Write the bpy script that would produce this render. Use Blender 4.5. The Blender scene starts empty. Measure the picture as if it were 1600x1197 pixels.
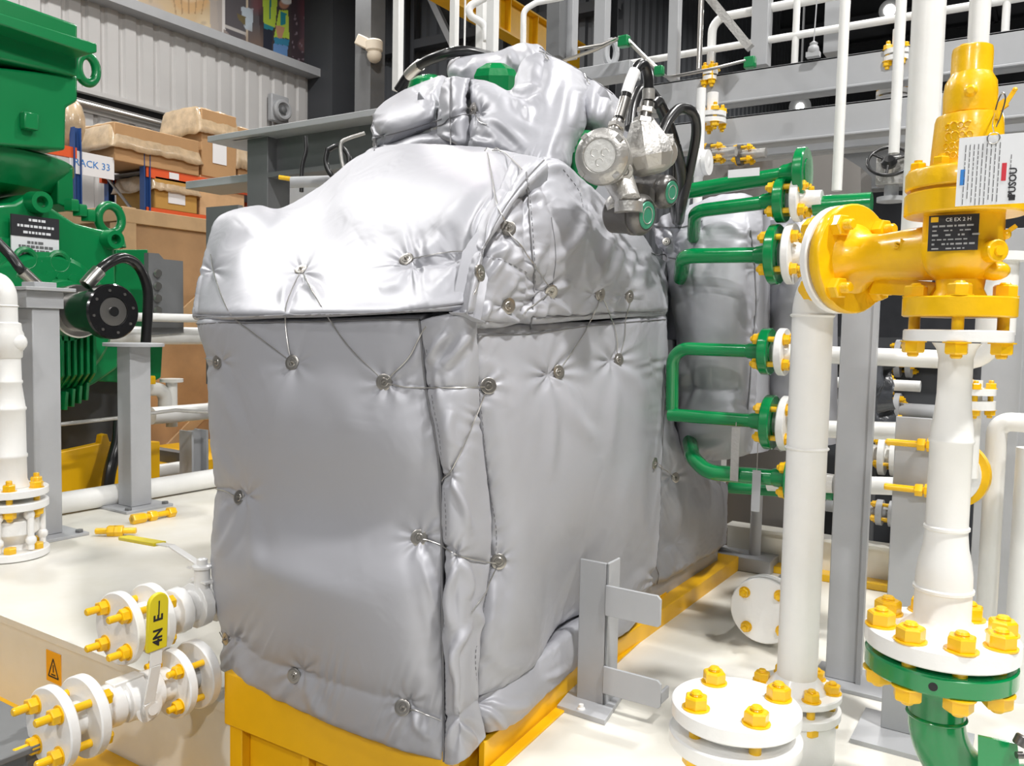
import bpy, math, random
import numpy as np
from mathutils import Matrix, Vector
random.seed(7); rng = np.random.default_rng(7)
SC = bpy.context.scene; COL = SC.collection
# ---------------------------------------------------------------- camera
FPX = 1306.0; CX, CY = 800.0, 598.5; EYE = 1.25
_y, _p, _r = math.radians(32.7), math.radians(3.65), math.radians(1.2)
FW = np.array([-math.sin(_y)*math.cos(_p), math.cos(_y)*math.cos(_p), -math.sin(_p)])
R0 = np.array([math.cos(_y), math.sin(_y), 0.0]); U0 = np.cross(R0, FW)
RT = math.cos(_r)*R0 + math.sin(_r)*U0; UP = -math.sin(_r)*R0 + math.cos(_r)*U0
CAM = np.array([0, 0, EYE])
cd = bpy.data.cameras.new('camera'); cd.sensor_width = 36; cd.sensor_fit = 'HORIZONTAL'; cd.lens = FPX*36/1600
cd.clip_start = 0.05; cd.clip_end = 200
cam = bpy.data.objects.new('camera', cd); COL.objects.link(cam)
cam.matrix_world = Matrix(((RT[0], UP[0], -FW[0], 0), (RT[1], UP[1], -FW[1], 0), (RT[2], UP[2], -FW[2], EYE), (0, 0, 0, 1)))
SC.camera = cam
SC.view_settings.view_transform = 'Standard'; SC.view_settings.look = 'None'
SC.view_settings.gamma = 1; SC.view_settings.use_curve_mapping = False
SC.view_settings.exposure = 0.45
# ---------------------------------------------------------------- world
w = bpy.data.worlds.new('hall_air'); SC.world = w; w.use_nodes = True
w.node_tree.nodes['Background'].inputs[0].default_value = (0.80, 0.86, 1.0, 1)
w.node_tree.nodes['Background'].inputs[1].default_value = 0.14
# ---------------------------------------------------------------- high-bay lamps, plus added fill lamps
def area(loc, size, power, color, target=None):
    l = bpy.data.lights.new('high_bay_or_fill_light', 'AREA'); l.shape = 'DISK'; l.size = size; l.energy = power; l.color = color
    o = bpy.data.objects.new('high_bay_or_fill_light', l); COL.objects.link(o); o.location = loc
    d = Vector(target if target else (loc[0], loc[1], 0)) - Vector(loc)
    o.rotation_euler = d.to_track_quat('-Z', 'Y').to_euler()
    return o
LAMPS = [(-3.6, -1.6, 8.5, 90), (2.4, 1.4, 8.0, 470), (3.6, -4.4, 6.8, 330), (-2.2, -6.0, 6.4, 260), (-1.0, 6.0, 8.6, 260), (4.6, 5.6, 8.6, 230), (-7.5, 3.0, 8.6, 190),  # low pair behind the camera is added fill for the cloth faces
         (-8.0, 9.0, 8.6, 170), (-11.5, 4.5, 9.2, 330), (-11.5, 11.5, 9.2, 130), (-3.5, 13.0, 8.6, 60), (-2.0, 20.0, 8.6, 420), (4.0, 26.0, 8.6, 420)]  # last pair is added to lift the black far bay
for lx, ly, lz, lp in LAMPS:
    area((lx, ly, lz), 0.55, lp, (1.0, 0.98, 0.955))

# ---------------------------------------------------------------- placing helpers
def ray(px, py): return FW + RT*(px-CX)/FPX - UP*(py-CY)/FPX
def PD(px, py, d): return CAM + ray(px, py)*d
def PX(px, py, x): r = ray(px, py); return CAM + r*(x/r[0])
def PY(px, py, y): r = ray(px, py); return CAM + r*(y/r[1])
def PZ(px, py, z): r = ray(px, py); return CAM + r*((z-EYE)/r[2])
def PM(t):
    return {'D': PD, 'X': PX, 'Y': PY, 'Z': PZ}[t[2]](t[0], t[1], t[3])
def proj(P):
    v = P-CAM; d = v@FW
    return np.stack([CX+FPX*(v@RT)/d, CY-FPX*(v@UP)/d], -1), d
X_, Y_, Z_ = np.eye(3)
def nrm(v): v = np.asarray(v, float); return v/np.linalg.norm(v)
def frame(a):
    a = nrm(a); h = Z_ if abs(a[2]) < 0.9 else X_
    e1 = nrm(np.cross(h, a)); e2 = np.cross(a, e1); return e1, e2, a

# ---------------------------------------------------------------- materials
def mat(name, col, rough=0.5, metal=0.0, coat=0.0, bump=0.0, bscale=60, var=0.0, vscale=4, spec=0.5, dirt=None):
    m = bpy.data.materials.new(name); m.use_nodes = True; nt = m.node_tree; b = nt.nodes['Principled BSDF']
    b.inputs['Base Color'].default_value = (*col, 1); b.inputs['Roughness'].default_value = rough
    b.inputs['Metallic'].default_value = metal; b.inputs['Coat Weight'].default_value = coat
    b.inputs['Coat Roughness'].default_value = 0.12
    b.inputs['Specular IOR Level'].default_value = spec
    tc = nt.nodes.new('ShaderNodeTexCoord')
    if bump:
        n = nt.nodes.new('ShaderNodeTexNoise'); n.inputs['Scale'].default_value = bscale; n.inputs['Detail'].default_value = 3
        bp = nt.nodes.new('ShaderNodeBump'); bp.inputs['Strength'].default_value = bump; bp.inputs['Distance'].default_value = 0.01
        nt.links.new(tc.outputs['Object'], n.inputs['Vector']); nt.links.new(n.outputs[0], bp.inputs['Height']); nt.links.new(bp.outputs[0], b.inputs['Normal'])
    if var:
        n = nt.nodes.new('ShaderNodeTexNoise'); n.inputs['Scale'].default_value = vscale; n.inputs['Detail'].default_value = 5; n.inputs['Roughness'].default_value = 0.6
        r = nt.nodes.new('ShaderNodeValToRGB'); r.color_ramp.elements[0].position = 0.35; r.color_ramp.elements[1].position = 0.65
        d = dirt if dirt else tuple(c*(1-var) for c in col)
        r.color_ramp.elements[0].color = (*d, 1); r.color_ramp.elements[1].color = (*col, 1)
        nt.links.new(tc.outputs['Object'], n.inputs['Vector']); nt.links.new(n.outputs[0], r.inputs[0]); nt.links.new(r.outputs[0], b.inputs['Base Color'])
    return m
GREEN = mat('green_gloss_paint', (0.0, 0.235, 0.062), 0.22, coat=0.6, bump=0.12, bscale=22)
GREENM = mat('green_machine_paint', (0.0, 0.215, 0.06), 0.33, coat=0.25, bump=0.05, bscale=15)
YEL = mat('yellow_paint', (0.95, 0.555, 0.004), 0.32, coat=0.3, bump=0.15, bscale=40, var=0.12, vscale=6)
YELD = mat('yellow_steel_paint', (0.90, 0.49, 0.004), 0.4, coat=0.1, bump=0.06, bscale=20, var=0.1, vscale=3)
LEMON = mat('lemon_vinyl_sleeve', (0.80, 0.66, 0.02), 0.45)
WHITE = mat('white_pipe_paint', (0.86, 0.86, 0.84), 0.38, coat=0.15, bump=0.1, bscale=25, var=0.05, vscale=5)
WHITE2 = mat('white_gloss_paint', (0.88, 0.88, 0.87), 0.3, coat=0.25, bump=0.2, bscale=30)
DECKM = mat('cream_deck_paint', (0.80, 0.785, 0.73), 0.42, coat=0.1, bump=0.05, bscale=8, var=0.2, vscale=1.6, dirt=(0.70, 0.675, 0.59))
GREY = mat('grey_steel_paint', (0.44, 0.45, 0.47), 0.42, bump=0.04, bscale=18, var=0.08, vscale=4)
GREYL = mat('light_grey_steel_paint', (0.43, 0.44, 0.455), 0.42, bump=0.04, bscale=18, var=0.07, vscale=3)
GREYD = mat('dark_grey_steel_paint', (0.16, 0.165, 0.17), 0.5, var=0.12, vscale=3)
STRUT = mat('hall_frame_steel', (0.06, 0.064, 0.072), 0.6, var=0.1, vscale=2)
BLACK = mat('black_rubber', (0.012, 0.012, 0.013), 0.3, coat=0.2)
BLACKP = mat('black_gloss_paint', (0.012, 0.012, 0.013), 0.18, coat=0.3)
DARK = mat('dark_recess', (0.02, 0.02, 0.022), 0.8)
STEEL = mat('stainless_steel', (0.62, 0.60, 0.57), 0.28, metal=1.0)
CASTM = mat('cast_aluminium', (0.50, 0.49, 0.47), 0.42, metal=0.75, bump=0.25, bscale=70)
CASTD = mat('dark_cast_metal', (0.16, 0.155, 0.15), 0.33, metal=0.7, bump=0.15, bscale=60)
WASH = mat('washer_steel', (0.42, 0.40, 0.37), 0.3, metal=0.9)
WIRE = mat('lacing_wire', (0.50, 0.49, 0.47), 0.3, metal=0.8)
SEAM = mat('seam_thread', (0.17, 0.17, 0.18), 0.7)
LABEL = mat('label_white', (0.78, 0.80, 0.83), 0.4)
INK = mat('printed_ink', (0.02, 0.02, 0.025), 0.6)
BLUEI = mat('blue_print', (0.03, 0.22, 0.62), 0.5)
REDI = mat('red_print', (0.62, 0.03, 0.05), 0.5)
WOOD = mat('crate_plywood', (0.50, 0.29, 0.14), 0.6, var=0.18, vscale=2.5)
WOODL = mat('crate_batten', (0.62, 0.40, 0.21), 0.6, var=0.15, vscale=4)
CARD = mat('cardboard', (0.47, 0.28, 0.13), 0.7, var=0.1, vscale=3)
ORANGE = mat('orange_rack_beam', (0.72, 0.10, 0.02), 0.45)
BLUE = mat('blue_rack_upright', (0.02, 0.07, 0.24), 0.45)
CONC = mat('concrete_floor', (0.30, 0.29, 0.27), 0.55, var=0.2, vscale=1.5)
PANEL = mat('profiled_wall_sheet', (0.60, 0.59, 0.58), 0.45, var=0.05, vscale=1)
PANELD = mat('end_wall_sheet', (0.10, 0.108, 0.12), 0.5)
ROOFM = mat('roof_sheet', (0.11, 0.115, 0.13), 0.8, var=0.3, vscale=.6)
# silver coated cloth with a soft woven crease
def cloth(name, col, rough, metal):
    m = mat(name, col, rough, metal); nt = m.node_tree; b = nt.nodes['Principled BSDF']; tc = nt.nodes.new('ShaderNodeTexCoord')
    n = nt.nodes.new('ShaderNodeTexNoise'); n.inputs['Scale'].default_value = 5; n.inputs['Detail'].default_value = 2; n.inputs['Distortion'].default_value = 1.2
    wv = nt.nodes.new('ShaderNodeTexNoise'); wv.inputs['Scale'].default_value = 420
    mx = nt.nodes.new('ShaderNodeMath'); mx.operation = 'MULTIPLY_ADD'; mx.inputs[1].default_value = 0.035
    bp = nt.nodes.new('ShaderNodeBump'); bp.inputs['Strength'].default_value = 0.22; bp.inputs['Distance'].default_value = 0.02
    nt.links.new(tc.outputs['Object'], n.inputs['Vector']); nt.links.new(tc.outputs['Object'], wv.inputs['Vector'])
    nt.links.new(wv.outputs[0], mx.inputs[0]); nt.links.new(n.outputs[0], mx.inputs[2]); nt.links.new(mx.outputs[0], bp.inputs['Height']); nt.links.new(bp.outputs[0], b.inputs['Normal'])
    return m
CLOTH = cloth('silver_coated_cloth', (0.41, 0.415, 0.45), 0.48, 0.18)
CLOTHB = mat('cloth_backing', (0.13, 0.13, 0.135), 0.8)
FILM = mat('plastic_film', (0.62, 0.47, 0.30), 0.3, coat=0.5, bump=0.9, bscale=6, var=0.35, vscale=5)
DFILM = mat('dark_plastic_wrap', (0.06, 0.065, 0.075), 0.25, coat=0.6, bump=1.0, bscale=14)

# ---------------------------------------------------------------- mesh builder
class MB:
    def __init__(s): s.v = []; s.f = []; s.n = 0; s.mi = []; s.cur = 0
    def add(s, V, F):
        V = np.asarray(V, float).reshape(-1, 3); s.v.append(V); k = s.n
        s.f += [tuple(int(i)+k for i in f) for f in F]; s.mi += [s.cur]*len(F); s.n += len(V); return s
    def box(s, c, d, R=None):
        R = np.eye(3) if R is None else np.asarray(R, float)          # rows = local axes
        h = np.asarray(d, float)/2
        V = [np.asarray(c) + sx*h[0]*R[0] + sy*h[1]*R[1] + sz*h[2]*R[2] for sx in (-1, 1) for sy in (-1, 1) for sz in (-1, 1)]
        return s.add(V, [(0, 1, 3, 2), (4, 6, 7, 5), (0, 4, 5, 1), (2, 3, 7, 6), (0, 2, 6, 4), (1, 5, 7, 3)])
    def span(s, a, b):
        a = np.asarray(a, float); b = np.asarray(b, float); return s.box((a+b)/2, np.abs(b-a))
    def bar(s, p, q, w, h, up=Z_):
        p = np.asarray(p, float); q = np.asarray(q, float); a = nrm(q-p)
        if abs(np.dot(a, up)) > 0.99: up = Y_
        e1 = nrm(np.cross(up, a)); e2 = np.cross(a, e1)
        return s.box((p+q)/2, (np.linalg.norm(q-p), w, h), (a, e1, e2))
    def hbeam(s, p, q, w, h, t=0.012, up=Z_):
        p = np.asarray(p, float); q = np.asarray(q, float); a = nrm(q-p)
        if abs(np.dot(a, up)) > 0.99: up = Y_
        e1 = nrm(np.cross(up, a)); e2 = np.cross(a, e1); L = np.linalg.norm(q-p); c = (p+q)/2
        s.box(c+e2*(h/2-t/2), (L, w, t), (a, e1, e2)); s.box(c-e2*(h/2-t/2), (L, w, t), (a, e1, e2)); return s.box(c, (L, t, h-2*t), (a, e1, e2))
    def lathe(s, o, ax, prof, n=32, ph=0.0):
        o = np.asarray(o, float); e1, e2, a = frame(ax); V = []; F = []; rings = []
        for t, r in prof:
            if r < 1e-6: V.append(o+a*t); rings.append([len(V)-1])
            else:
                k = len(V)
                for i in range(n):
                    th = ph+2*math.pi*i/n; V.append(o+a*t+r*(math.cos(th)*e1+math.sin(th)*e2))
                rings.append(list(range(k, k+n)))
        for A, B in zip(rings[:-1], rings[1:]):
            if len(A) == 1 and len(B) == 1: continue
            for i in range(n):
                j = (i+1) % n
                if len(A) == 1: F.append((A[0], B[i], B[j]))
                elif len(B) == 1: F.append((A[i], B[0], A[j]))
                else: F.append((A[i], B[i], B[j], A[j]))
        return s.add(V, [f[::-1] for f in F])
    def cyl(s, p, q, r, n=24, r2=None, ch=0.0):
        p = np.asarray(p, float); q = np.asarray(q, float); L = np.linalg.norm(q-p); r2 = r if r2 is None else r2
        pr = [(0, 0), (0, r-ch), (ch, r), (L-ch, r2), (L, r2-ch), (L, 0)] if ch else [(0, 0), (0, r), (L, r2), (L, 0)]
        return s.lathe(p, q-p, pr, n)
    def sphere(s, c, r, n=16, sc=(1, 1, 1)):
        V = []; F = []; m = n//2
        for i in range(m+1):
            for j in range(n):
                a = math.pi*i/m; b = 2*math.pi*j/n
                V.append(np.asarray(c)+r*np.array([math.sin(a)*math.cos(b)*sc[0], math.sin(a)*math.sin(b)*sc[1], math.cos(a)*sc[2]]))
        for i in range(m):
            for j in range(n): F.append((i*n+j, (i+1)*n+j, (i+1)*n+(j+1) % n, i*n+(j+1) % n))
        return s.add(V, F)
    def tube(s, pts, r, n=14, cap=True):
        P = np.asarray(pts, float); m = len(P); T = np.gradient(P, axis=0); T /= np.linalg.norm(T, axis=1)[:, None]+1e-12
        e1, e2, _ = frame(T[0]); V = []; rr = np.broadcast_to(np.asarray(r, float), (m,))
        th = np.arange(n)*2*math.pi/n
        for i in range(m):
            e1 = nrm(e1-T[i]*np.dot(e1, T[i])); e2 = np.cross(T[i], e1)
            V.append(P[i]+rr[i]*(np.cos(th)[:, None]*e1+np.sin(th)[:, None]*e2))
        F = [(i*n+j, i*n+(j+1) % n, (i+1)*n+(j+1) % n, (i+1)*n+j) for i in range(m-1) for j in range(n)]
        if cap: F.append(tuple(range(n))[::-1]); F.append(tuple((m-1)*n+j for j in range(n)))
        return s.add(np.concatenate(V), F)
    def pipe(s, pts, r, br, n=24): return s.tube(fillet(pts, br), r, n)
    def prism(s, poly, h):
        """poly: 3D points of a planar outline, h: extrusion vector"""
        P = np.asarray(poly, float); h = np.asarray(h, float); n = len(P)
        nn = sum((np.cross(P[i]-P[0], P[(i+1) % n]-P[0]) for i in range(1, n-1)), np.zeros(3))
        if np.dot(nn, h) < 0: P = P[::-1]
        F = [tuple(range(n))[::-1], tuple(range(n, 2*n))]+[(i, (i+1) % n, n+(i+1) % n, n+i) for i in range(n)]
        return s.add(np.concatenate([P, P+h]), F)
    def hexa(s, o, ax, af, h, ph=0.0):
        r = af/math.sqrt(3)
        return s.lathe(o, ax, [(0, 0), (0, r*.95), (.06*h, r), (.86*h, r), (h, r*.88), (h, 0)], 6, ph)
    def build(s, name, m, parent=None, ang=38, bevel=0.0, org=None, seg=2, shadow=True):
        V = np.concatenate(s.v) if s.v else np.zeros((0, 3))
        if parent is not None: L = np.array(parent['_o'])
        elif org is not None: L = np.asarray(org, float)
        else: L = np.array([V[:, 0].mean(), V[:, 1].mean(), V[:, 2].min()])
        me = bpy.data.meshes.new(name); me.from_pydata((V-L).tolist(), [], s.f)
        ms = m if isinstance(m, (list, tuple)) else [m]
        for q in ms: me.materials.append(q)
        if len(ms) > 1: me.polygons.foreach_set('material_index', s.mi)
        me.polygons.foreach_set('use_smooth', [True]*len(me.polygons)); me.set_sharp_from_angle(angle=math.radians(ang)); me.update()
        o = bpy.data.objects.new(name, me); COL.objects.link(o)
        if parent is not None: o.parent = parent
        else: o.location = L
        o['_o'] = [float(q) for q in L]
        if bevel:
            b = o.modifiers.new('bevel', 'BEVEL'); b.width = bevel; b.segments = seg; b.limit_method = 'ANGLE'; b.angle_limit = math.radians(40)
        return o
def fillet(pts, br, k=7):
    P = [np.asarray(p, float) for p in pts]; out = [P[0]]
    for i in range(1, len(P)-1):
        a, b, c = P[i-1], P[i], P[i+1]; u = nrm(a-b); v = nrm(c-b)
        ang = math.acos(max(-1, min(1, float(np.dot(u, v)))))
        if ang > 3.1: out.append(b); continue
        t = min(br/math.tan(ang/2), np.linalg.norm(a-b)*.49 if i > 1 else np.linalg.norm(a-b)*.98, np.linalg.norm(c-b)*.49 if i < len(P)-2 else np.linalg.norm(c-b)*.98)
        R = t*math.tan(ang/2); p0 = b+u*t; p1 = b+v*t; cc = b+nrm(u+v)*(R/math.sin(ang/2))
        for j in range(k+1):
            f = j/k; q = (p0-cc)*math.sin((1-f)*(math.pi-ang))+(p1-cc)*math.sin(f*(math.pi-ang)); out.append(cc+q/math.sin(math.pi-ang))
    out.append(P[-1]); return np.array(out)
def spline(pts, n=40):
    P = np.asarray(pts, float); P = np.vstack([2*P[0]-P[1], P, 2*P[-1]-P[-2]]); m = len(P)-3; out = []
    for t in np.linspace(0, m-1e-9, n):
        i = int(t); f = t-i; a, b, c, d = P[i:i+4]
        out.append(.5*(2*b+(c-a)*f+(2*a-5*b+4*c-d)*f*f+(3*b-a-3*c+d)*f**3))
    return np.array(out)

def tag(o, label=None, cat=None, group=None, kind=None):
    if label: o['label'] = label
    if cat: o['category'] = cat
    if group: o['group'] = group
    if kind: o['kind'] = kind
    return o
def thing(name, loc, label, cat, group=None):
    o = bpy.data.objects.new(name, None); COL.objects.link(o); o.location = [float(q) for q in loc]; o['_o'] = [float(q) for q in loc]
    o.empty_display_size = 0.1
    return tag(o, label, cat, group)
def struct(name, mb, m, **k): return tag(mb.build(name, m, **k), kind='structure')

# nuts and studs: shared meshes, own objects
_cache = {}
def _shared(kind, key, fn, m):
    k = (kind, key, m.name)
    if k not in _cache:
        b = MB(); fn(b); V = np.concatenate(b.v); me = bpy.data.meshes.new(kind); me.from_pydata(V.tolist(), [], b.f); me.materials.append(m)
        me.polygons.foreach_set('use_smooth', [True]*len(me.polygons)); me.set_sharp_from_angle(angle=math.radians(30)); _cache[k] = me
    return _cache[k]
def put(name, me, p, parent):
    o = bpy.data.objects.new(name, me); COL.objects.link(o); o.parent = parent
    L = np.array(parent['_o']); o.location = [float(q) for q in (np.asarray(p)-L)]
    o['_o'] = [float(q) for q in L]; return o
def stud(th, p0, p1, d, ext=None, m=None, ends=(1, 1), nut_h=1.0, washer=True):
    """stud through p0..p1 (the outer flange faces) with nuts on both ends"""
    m = m or YEL; p0 = np.asarray(p0, float); p1 = np.asarray(p1, float); a = nrm(p1-p0); L = np.linalg.norm(p1-p0)
    ext = (d*.7, d*.7) if ext is None else ext; ext = (ext[0]*.7+d*1.15 if ends[0] else ext[0], ext[1]*.7+d*1.15 if ends[1] else ext[1])
    af = d*1.72; h = d*1.0*nut_h; key = (round(d, 4), tuple(np.round(a, 3)), round(L, 3), tuple(np.round(ext, 3)))
    def fs(b):
        t0, t1 = -ext[0], L+ext[1]; r = d/2
        b.lathe((0, 0, 0), a, [(t0, 0), (t0, r*.75), (t0+r*.3, r)]+[(t0+ext[0]*.9+(L+ext[1]*.1)*1.0, r)]+sum([[(t1-r*.3-k*r*.32, r), (t1-r*.3-k*r*.32+r*.16, r*.9)] for k in (4, 3, 2, 1)], [])+[(t1-r*.3, r), (t1, r*.75), (t1, 0)], 14)
    so = bpy.data.objects.new('stud', _shared('stud', key, fs, m)); COL.objects.link(so); so.parent = th
    LL = np.array(th['_o']); so.location = [float(q) for q in (p0-LL)]; so['_o'] = [float(q) for q in p0]
    for e, (sgn, pp) in enumerate(((-1, p0), (1, p1))):
        if not ends[e]: continue
        v = random.choice((0, .3, .6, .8))
        def fn(b, sgn=sgn, v=v):
            if washer: b.lathe((0, 0, 0), a*sgn, [(0, 0), (0, af*.66), (d*.13, af*.66), (d*.13, 0)], 20)
            b.hexa(a*sgn*d*.1, a*sgn, af, h, v)
        put('nut', _shared('nut', (round(d, 4), tuple(np.round(a*sgn, 3)), v, nut_h), fn, m), pp, so)
    return so
def circle_pts(o, ax, R, n, ph):
    e1, e2, a = frame(ax); return [np.asarray(o)+R*(math.cos(ph+2*math.pi*i/n)*e1+math.sin(ph+2*math.pi*i/n)*e2) for i in range(n)]
def studs(th, o, ax, R, n, ph, t0, t1, d, ext=None, m=None, ends=(1, 1)):
    a = nrm(ax)
    for q in circle_pts(o, ax, R, n, ph): stud(th, q+a*t0, q+a*t1, d, ext, m, ends)
def disc(o, ax, R, t, hub=0, hl=0, hr=None):
    """flange disc starting at o going along ax; an optional tapered hub behind it"""
    c = min(.004, t*.15); b = MB(); hr = hr or hub
    pr = [(0, 0), (0, R*.55), (0.002, R*.55), (.002, R-c), (.002+c, R), (t-c, R), (t, R-c)]
    if hub: pr += [(t, hub*1.05), (t+hl*.15, hub), (t+hl, hr), (t+hl, 0)]
    else: pr += [(t, 0)]
    return b.lathe(o, ax, pr, 48)
def text(s, o, ex, ey, size, m, parent=None, name='lettering', depth=0.0006, bold=0.0):
    cu = bpy.data.curves.new(name, 'FONT'); cu.body = s; cu.size = size; cu.extrude = depth; cu.offset = bold; cu.align_x = 'CENTER'; cu.align_y = 'CENTER'; cu.resolution_u = 2
    t = bpy.data.objects.new(name, cu); COL.objects.link(t); dg = bpy.context.evaluated_depsgraph_get()
    me = bpy.data.meshes.new_from_object(t.evaluated_get(dg)); bpy.data.objects.remove(t); bpy.data.curves.remove(cu)
    ex = nrm(ex); ey = nrm(ey); ez = np.cross(ex, ey); me.materials.clear(); me.materials.append(m)
    V = np.array([tuple(v.co) for v in me.vertices]).reshape(-1, 3); V = np.asarray(o)+V[:, :1]*ex+V[:, 1:2]*ey+V[:, 2:]*ez
    L = np.array(parent['_o']) if parent is not None else np.asarray(o, float)
    me.vertices.foreach_set('co', (V-L).ravel()); me.update()
    q = bpy.data.objects.new(name, me); COL.objects.link(q); q['_o'] = [float(k) for k in L]
    if parent is not None: q.parent = parent
    else: q.location = L
    return q
# ================================================================ insulation blankets
def crom(P, ts):
    """Catmull-Rom along axis 0 of P at parameters ts in 0..n-1"""
    n = len(P); Q = np.concatenate([2*P[:1]-P[1:2], P, 2*P[-1:]-P[-2:-1]]); i = np.clip(np.floor(ts).astype(int), 0, n-2); f = (ts-i)
    f = f.reshape((-1,)+(1,)*(P.ndim-1)); a, b, c, d = Q[i], Q[i+1], Q[i+2], Q[i+3]
    return .5*(2*b+(c-a)*f+(2*a-5*b+4*c-d)*f*f+(3*b-a-3*c+d)*f**3)
def normals(S):
    du = np.gradient(S, axis=1); dv = np.gradient(S, axis=0); N = np.cross(dv, du)
    return N/(np.linalg.norm(N, axis=2)[..., None]+1e-12)
def seglen(S, ax): return np.linalg.norm(np.diff(S, axis=ax), axis=2)
def noise2(X, Y, seed, sc):
    r = np.random.default_rng(seed); out = np.zeros_like(X)
    for k in range(7):
        a = r.uniform(0, 6.28); f = sc*r.uniform(.6, 1.6); out += np.sin((X*math.cos(a)+Y*math.sin(a))*f+r.uniform(0, 6.28)+1.3*np.sin((X*math.sin(a)-Y*math.cos(a))*f*.6))
    return out/4
def dpoly(PXY, pl):
    """distance to polyline, arclength parameter and side"""
    pl = np.asarray(pl, float); best = np.full(PXY.shape[:2], 1e9); arc = np.zeros_like(best); side = np.zeros_like(best); s = 0
    for a, b in zip(pl[:-1], pl[1:]):
        d = b-a; L = np.linalg.norm(d); t = np.clip(((PXY-a)@d)/(L*L), 0, 1); q = a+t[..., None]*d; e = np.linalg.norm(PXY-q, axis=2)
        sd = np.sign((PXY[..., 0]-a[0])*d[1]-(PXY[..., 1]-a[1])*d[0]); m = e < best
        best = np.where(m, e, best); arc = np.where(m, s+t*L, arc); side = np.where(m, sd, side); s += L
    return best, arc, side, s
ALLP = []      # surface samples for wires, washers and stitching
def patch(rows, res, pinches=(), seams=(), folds=(), soft=(), edge=(.035, .05), nz=(.003, 9, 1), tuck=.12, edges='lrtb', gather=.004, fk=1.0):
    """rows: control points (px, py, plane, value); returns an MB of a puffed cloth panel"""
    C = np.array([[PM(q) for q in r] for r in rows]); nv, nu = res
    S = crom(C, np.linspace(0, len(C)-1, nv)); S = crom(S.transpose(1, 0, 2), np.linspace(0, C.shape[1]-1, nu)).transpose(1, 0, 2)
    N = normals(S)
    if np.mean(np.sum(N*(CAM-S), axis=2)) < 0: N = -N; flip = True
    else: flip = False
    P2, _ = proj(S.reshape(-1, 3)); P2 = P2.reshape(nv, nu, 2); X, Y = P2[..., 0], P2[..., 1]
    h = np.zeros((nv, nu))
    # rolled border
    lu = np.concatenate([np.zeros((nv, 1)), np.cumsum(seglen(S, 1), 1)], 1); lv = np.concatenate([np.zeros((1, nu)), np.cumsum(seglen(S, 0), 0)], 0)
    E = np.full((nv, nu), 9.)
    if 'l' in edges: E = np.minimum(E, lu)
    if 'r' in edges: E = np.minimum(E, lu[:, -1:]-lu)
    if 't' in edges: E = np.minimum(E, lv)
    if 'b' in edges: E = np.minimum(E, lv[-1:]-lv)
    dp, wd = edge; q = np.clip(1-E/wd, 0, 1); h -= dp*(1-np.sqrt(np.clip(1-q*q, 0, 1)))
    # gathered puckers along the border
    if gather:
        perim = lu+lv; h += gather*np.exp(-(E/(wd*.9)))*noise2(perim*1.0, (lu-lv)*.6, 5, 75)*np.clip(E/.012, 0, 1)
    h += nz[0]*noise2(lu, lv, nz[2], nz[1])
    for px, py, rad, amp, k, *o in pinches:
        dx, dy = X-px, Y-py; r = np.hypot(dx, dy); th = np.arctan2(dy, dx); ph = o[0] if o else 1.0
        h -= amp*np.exp(-(r/rad)**1.15)
        if k: h += amp*.20*np.exp(-(r/(rad*1.25))**2)*np.clip(r/10, 0, 1)*np.sin(k*th+ph+.8*np.sin(2*th+ph))
    for pl, amp, wdt, pk in seams:
        d, arc, sd, L = dpoly(P2, pl); env = np.clip(np.minimum(arc, L-arc)/6+.15, 0, 1)
        h -= amp*env*np.exp(-(d/wdt)**1.1)
        if pk: h += fk*pk*np.exp(-(d/(wdt*3.2))**2)*np.clip(d/4, 0, 1)*np.sin(arc*.34+2*np.sin(arc*.07)+sd*.9)*(.55+.45*np.sin(arc*.043+1))
    for pl, amp, wdt in folds:
        pl = spline([(*p, 0) for p in pl], 14)[:, :2]; d, arc, sd, L = dpoly(P2, pl); tpr = np.sin(np.clip(arc/L, 0.02, .98)*math.pi)**.6
        u = d*sd/wdt; h += fk*amp*tpr*(np.exp(-u*u)-.45*np.exp(-(u-1.5)**2)-.25*np.exp(-(u+1.7)**2))
    for px, py, rx, ry, amp in soft:
        h += amp*np.exp(-((X-px)/rx)**2-((Y-py)/ry)**2)
    W = S+N*h[..., None]; N2 = normals(W); N2 = -N2 if flip else N2
    # tucked-in skirt so the panel has thickness from the side
    b = MB(); rings = 3; G = np.zeros((nv+2*rings, nu+2*rings, 3)); G[rings:-rings, rings:-rings] = W
    In = -N*1.0
    for k in range(rings):
        j = rings-1-k; f = (k+1)/rings; off = tuck*f*f
        G[j, rings:-rings] = W[0]+In[0]*off if 't' in edges else W[0]
        G[-1-j, rings:-rings] = W[-1]+In[-1]*off if 'b' in edges else W[-1]
    for k in range(rings):
        j = rings-1-k; f = (k+1)/rings; off = tuck*f*f
        c0 = G[:, rings].copy(); c1 = G[:, -1-rings].copy(); i0 = np.vstack([np.repeat(In[:1, 0], rings, 0), In[:, 0], np.repeat(In[-1:, 0], rings, 0)]); i1 = np.vstack([np.repeat(In[:1, -1], rings, 0), In[:, -1], np.repeat(In[-1:, -1], rings, 0)])
        G[:, j] = c0+i0*off*(1 if 'l' in edges else 0); G[:, -1-j] = c1+i1*off*(1 if 'r' in edges else 0)
    H, Wd = G.shape[:2]; idx = np.arange(H*Wd).reshape(H, Wd)
    F = np.stack([idx[:-1, :-1], idx[:-1, 1:], idx[1:, 1:], idx[1:, :-1]], -1).reshape(-1, 4)
    if not flip: F = F[:, ::-1]
    b.add(G.reshape(-1, 3), F)
    pp, dd = proj(W.reshape(-1, 3)); ALLP.append(np.concatenate([pp, dd[:, None], W.reshape(-1, 3), N2.reshape(-1, 3)], 1))
    return b
_sm = None
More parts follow.
